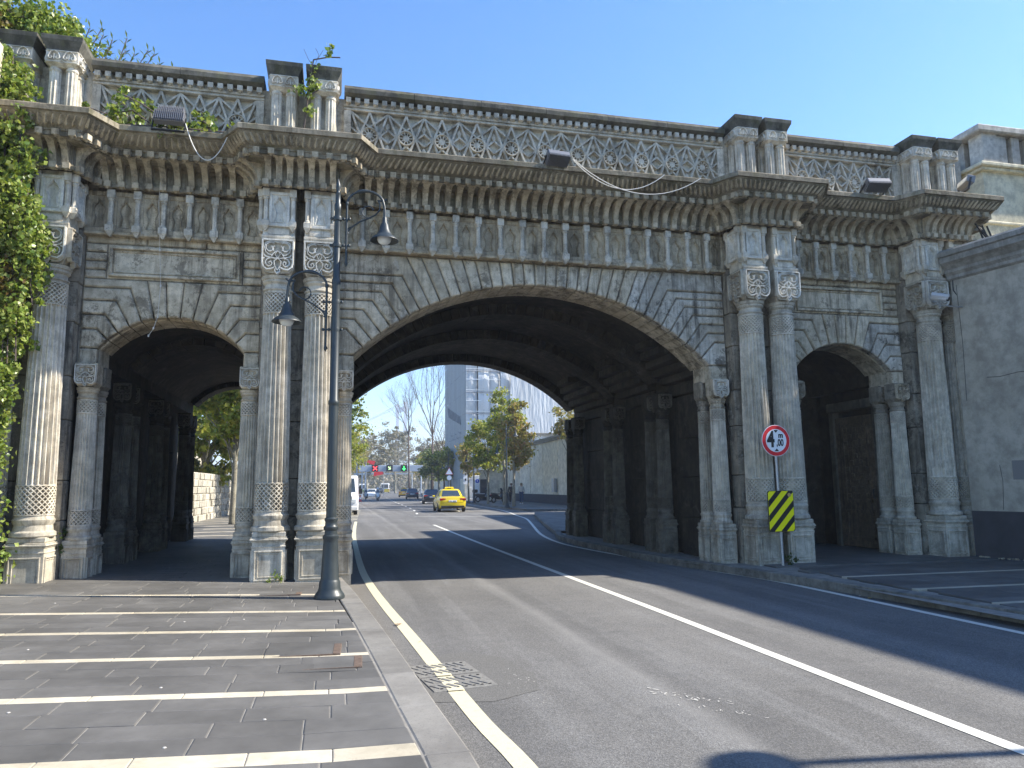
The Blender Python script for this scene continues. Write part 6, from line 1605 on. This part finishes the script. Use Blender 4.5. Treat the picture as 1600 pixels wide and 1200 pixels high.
def figure_chain(name, pts, edges, radii, mat, parent, root=0, sub=1):
    me = bpy.data.meshes.new(name); me.from_pydata(pts, edges, []); me.update()
    o = put(name, me, mat, parent, local=True)
    sk = o.modifiers.new('skin', 'SKIN'); sk.use_smooth_shade = True
    for i, r in enumerate(radii): v = me.skin_vertices[0].data[i]; v.radius = (r, r) if not hasattr(r, '__len__') else r; v.use_root = (i == root)
    sb = o.modifiers.new('sub', 'SUBSURF'); sb.levels = sub; sb.render_levels = sub
    return o
SKIN = plain('skin', (.45, .28, .20), .6)
def person(label, loc, rotz, top, legs, hair, stride=.12, arm=(0, .05), sit=False, longhair=False, helmet=None, holding=None):
    T = thing('person', label, 'person', loc, (0, 0, rotz))
    if not sit:
        hipL, hipR = (-.10, 0, .92), (.10, 0, .92); kL, kR = (-.10, stride * .6, .50), (.10, -stride * .3, .50); aL, aR = (-.10, stride, .09), (.10, -stride, .09)
        tL, tR = (-.11, stride + .15, .04), (.11, -stride + .15, .04); pel, ch, nk, hd = (0, 0, .96), (0, 0, 1.30), (0, .01, 1.48), (0, .03, 1.62)
        sL_, sR_ = (-.18, 0, 1.42), (.18, 0, 1.42); eL, eR = (-.23, -.04, 1.14), (.23, -.04, 1.14); hL, hR = (-.22, .10, .92), (.22, .06, .90)
    else:
        pel, ch, nk, hd = (0, 0, .86), (0, .06, 1.16), (0, .12, 1.36), (0, .16, 1.50)
        hipL, hipR = (-.11, .02, .84), (.11, .02, .84); kL, kR = (-.26, .42, .74), (.26, .42, .74); aL, aR = (-.22, .34, .34), (.22, .34, .34); tL, tR = (-.22, .50, .30), (.22, .50, .30)
        sL_, sR_ = (-.19, .10, 1.30), (.19, .10, 1.30); eL, eR = (-.27, .30, 1.12), (.27, .30, 1.12); hL, hR = (-.30, .52, 1.06), (.30, .52, 1.06)
    P = [pel, ch, nk, hd, hipL, kL, aL, tL, hipR, kR, aR, tR, sL_, eL, hL, sR_, eR, hR]
    E_ = [(0, 1), (1, 2), (2, 3), (0, 4), (4, 5), (5, 6), (6, 7), (0, 8), (8, 9), (9, 10), (10, 11), (1, 12), (12, 13), (13, 14), (1, 15), (15, 16), (16, 17)]
    R_ = [.12, .13, .05, .095, .085, .055, .04, .035, .085, .055, .04, .035, .055, .04, .03, .055, .04, .03]
    figure_chain('body', P, E_, R_, SKIN, T)
    figure_chain('top', [pel, ch, (nk[0], nk[1], nk[2] - .05), sL_, eL, tuple(Vector(eL).lerp(Vector(hL), .8)), sR_, eR, tuple(Vector(eR).lerp(Vector(hR), .8))], [(0, 1), (1, 2), (1, 3), (3, 4), (4, 5), (1, 6), (6, 7), (7, 8)], [(.145, .16), (.155, .17), .075, .075, .058, .046, .075, .058, .046], top, T)
    figure_chain('trousers', [pel, hipL, kL, tuple(Vector(aL) + Vector((0, 0, .03))), hipR, kR, tuple(Vector(aR) + Vector((0, 0, .03)))], [(0, 1), (1, 2), (2, 3), (0, 4), (4, 5), (5, 6)], [.135, .10, .07, .055, .10, .07, .055], legs, T)
    for a, t in ((aL, tL), (aR, tR)): put('shoe', M().tube([(a[0], a[1] - .06, a[2] - .04), (t[0], t[1], t[2] - .0)], .045, 8), WHITEP if longhair else BLACK, T, local=True)
    if helmet: put('helmet', M().lathe([(.001, -.14), (.12, -.12), (.145, 0), (.12, .10), (.001, .15)], 14, (hd[0], hd[1], hd[2] + .02)).mesh('helmet', True), helmet, T, local=True)
    else:
        m = M().lathe([(.06, -.03), (.11, .0), (.115, .06), (.08, .115), (.001, .13)], 12, (hd[0], hd[1] - .02, hd[2]))
        if longhair: m.tube([(0, hd[1] - .07, hd[2] + .06), (0, hd[1] - .10, hd[2] - .10), (0, hd[1] - .10, hd[2] - .28)], [.09, .10, .05], 8)
        put('hair', m.mesh('hair', True), hair, T, local=True)
    face = M()
    for s in (-1, 1): face.lathe([(.001, -.012), (.012, 0), (.001, .012)], 6, (hd[0] + s * .035, hd[1] + .088, hd[2] + .005))
    put('eyes', face, BLACK, T, local=True); put('nose', M().tube([(hd[0], hd[1] + .085, hd[2]), (hd[0], hd[1] + .115, hd[2] - .03)], .012, 6), SKIN, T, local=True)
    return T
CLG = plain('light_grey_cloth', (.5, .48, .44), .9); CLB = plain('black_cloth', (.02, .02, .022), .9); JEAN = plain('blue_denim', (.05, .08, .15), .9)
HB = plain('blond_hair', (.30, .20, .10), .7); HD = plain('dark_hair', (.03, .022, .018), .7)
person('long haired woman in a light top and jeans walking in front of the beige wall', (15.35, 61, .13), radians(160), CLG, JEAN, HB, longhair=True)
person('man in black clothes half hidden by the plane tree trunk', (14.55, 61.3, .13), radians(170), CLB, CLB, HD)

def motorbike(name, label, loc, rotz, pm, seatm, scooter=True, box=True, cat='motor scooter', group=None, fair=False):
    """faces +y"""
    T = thing(name, label, cat, loc, (0, 0, rotz), group)
    for y, r in ((.68, .29), (-.62, .28)):
        W_ = put('wheel', M().lathe([(r - .10, -.05), (r - .02, -.055), (r, -.02), (r, .02), (r - .02, .055), (r - .10, .05)], 20, cap=False), RUB, T, (0, y, r), (0, pi / 2, 0), local=True)
        rm = M().lathe([(.001, .04), (.05, .05), (.05, -.05), (.001, -.04)], 10, cap=False)
        for q in range(5): a = 2 * pi * q / 5; rm.tube([(0, 0, 0), ((r - .08) * cos(a), (r - .08) * sin(a), 0)], .014, 5)
        put('rim', rm, STEEL, W_, local=True)
    put('body', M().loft([[(x * w, y, z0 + (z1 - z0) * t) for x, t in ((-.6, 0), (.6, 0), (1, .5), (.7, 1), (-.7, 1), (-1, .5))] for y, w, z0, z1 in ((-.95, .08, .62, .78), (-.7, .16, .50, .80), (-.2, .17, .34, .74), (.15, .19, .30, .46), (.35, .17, .32, .80), (.48, .12, .50, .98))]).mesh('body', radians(50)), pm, T, local=True)
    put('front_shield', M().loft([[(x * w, y, z) for x in (-1, -.3, .3, 1)] + [(x * w * .9, y + .1, z) for x in (1, .3, -.3, -1)] for w, y, z in ((.14, .46, .42), (.21, .42, .70), (.17, .32, 1.0))]).mesh('front_shield', radians(50)), pm, T, local=True)
    put('seat', M().loft([[(x * w, y, z + t) for x, t in ((-1, 0), (1, 0), (.9, .08), (-.9, .08))] for w, y, z in ((.08, -.92, .84), (.16, -.6, .80), (.15, -.2, .76), (.10, .08, .76))]), seatm, T, local=True)
    m = M().tube([(0, .66, .30), (0, .36, 1.02)], .03, 8); m.tube([(-.34, .22, 1.08), (-.1, .34, 1.03), (.1, .34, 1.03), (.34, .22, 1.08)], .016, 6); put('handlebar', m, BLACK, T, local=True)
    put('mudguard', M().tube([(0, .95, .50), (0, .82, .60), (0, .62, .62), (0, .46, .52)], .06, 6), pm, T, local=True)
    put('windshield', M().loft([[(x, y, z) for x in (-.16 * f, .16 * f)] + [(x, y + .012, z) for x in (.16 * f, -.16 * f)] for f, y, z in ((1, .42, 1.0), (.8, .26, 1.34))]), CGLASS, T, local=True)
    put('headlight', M().lathe([(.001, 0), (.08, 0), (.06, .06)], 12), GLASSB, T, (0, .50, .88), (-pi / 2, 0, 0), local=True)
    put('tail_light', M().box(-.07, .07, -.99, -.93, .70, .77, b=.01), REDL, T, local=True)
    for s in (-1, 1):
        put('mirror', M().tube([(s * .22, .28, 1.06), (s * .30, .30, 1.22), (s * .34, .30, 1.24)], [.01, .012, .035], 6), BLACK, T, local=True)
    if box: put('top_box', M().box(-.22, .22, -1.12, -.74, .92, 1.22, b=.05), pm if fair else BLACK, T, local=True)
    return T
SIL = plain('silver_cover', (.45, .46, .47), .45)
motorbike('parked_scooter', 'large dark scooter with a silver seat cover parked beside the white pillar', (14.1, 71.0, .13), radians(-75), BLACK, SIL, box=True, group='parked scooters')
motorbike('parked_scooter', 'black scooter parked between the tree trunks', (14.6, 66.5, .13), radians(-60), BLACK, BLACK, box=False, group='parked scooters')
motorbike('parked_motorcycle', 'white and black motorcycle in front of the white van, mostly behind the pier', (.42, 39.2, 0), radians(165), WHITEP, BLACK, box=True, cat='motorcycle')
motorbike('ridden_motorcycle', 'white motorcycle with a rider coming towards the camera in the left lane', (5.45, 97, 0), radians(183), WHITEP, BLACK, cat='motorcycle', fair=True)
person('rider in white jacket and white helmet on the approaching motorcycle', (5.45, 97.25, 0), radians(183), CLG, CLB, HD, sit=True, helmet=WHITEP)
motorbike('ridden_motorcycle', 'second paler motorcycle just behind the rider in white', (4.4, 108, 0), radians(180), SIL, BLACK, cat='motorcycle')
person('second rider in pale clothes behind the rider in white', (4.4, 108.25, 0), radians(180), CLG, CLB, HD, sit=True, helmet=SIL)

# ================================================================== haze
hm = bpy.data.materials.new('haze'); hm.use_nodes = True; t = hm.node_tree; t.nodes.clear()
pv_ = t.nodes.new('ShaderNodeVolumePrincipled'); pv_.inputs['Color'].default_value = (.80, .88, 1, 1); pv_.inputs['Density'].default_value = .0007; pv_.inputs['Anisotropy'].default_value = .2
ou = t.nodes.new('ShaderNodeOutputMaterial'); t.links.new(pv_.outputs[0], ou.inputs['Volume'])
put('haze', M().box(-905, 1005, -205, 2405, -1.2, 122), hm, None, kind='stuff', label='thin pale blue air haze over the whole street', category='haze')
hm.cycles.homogeneous_volume = True if hasattr(hm.cycles, 'homogeneous_volume') else None
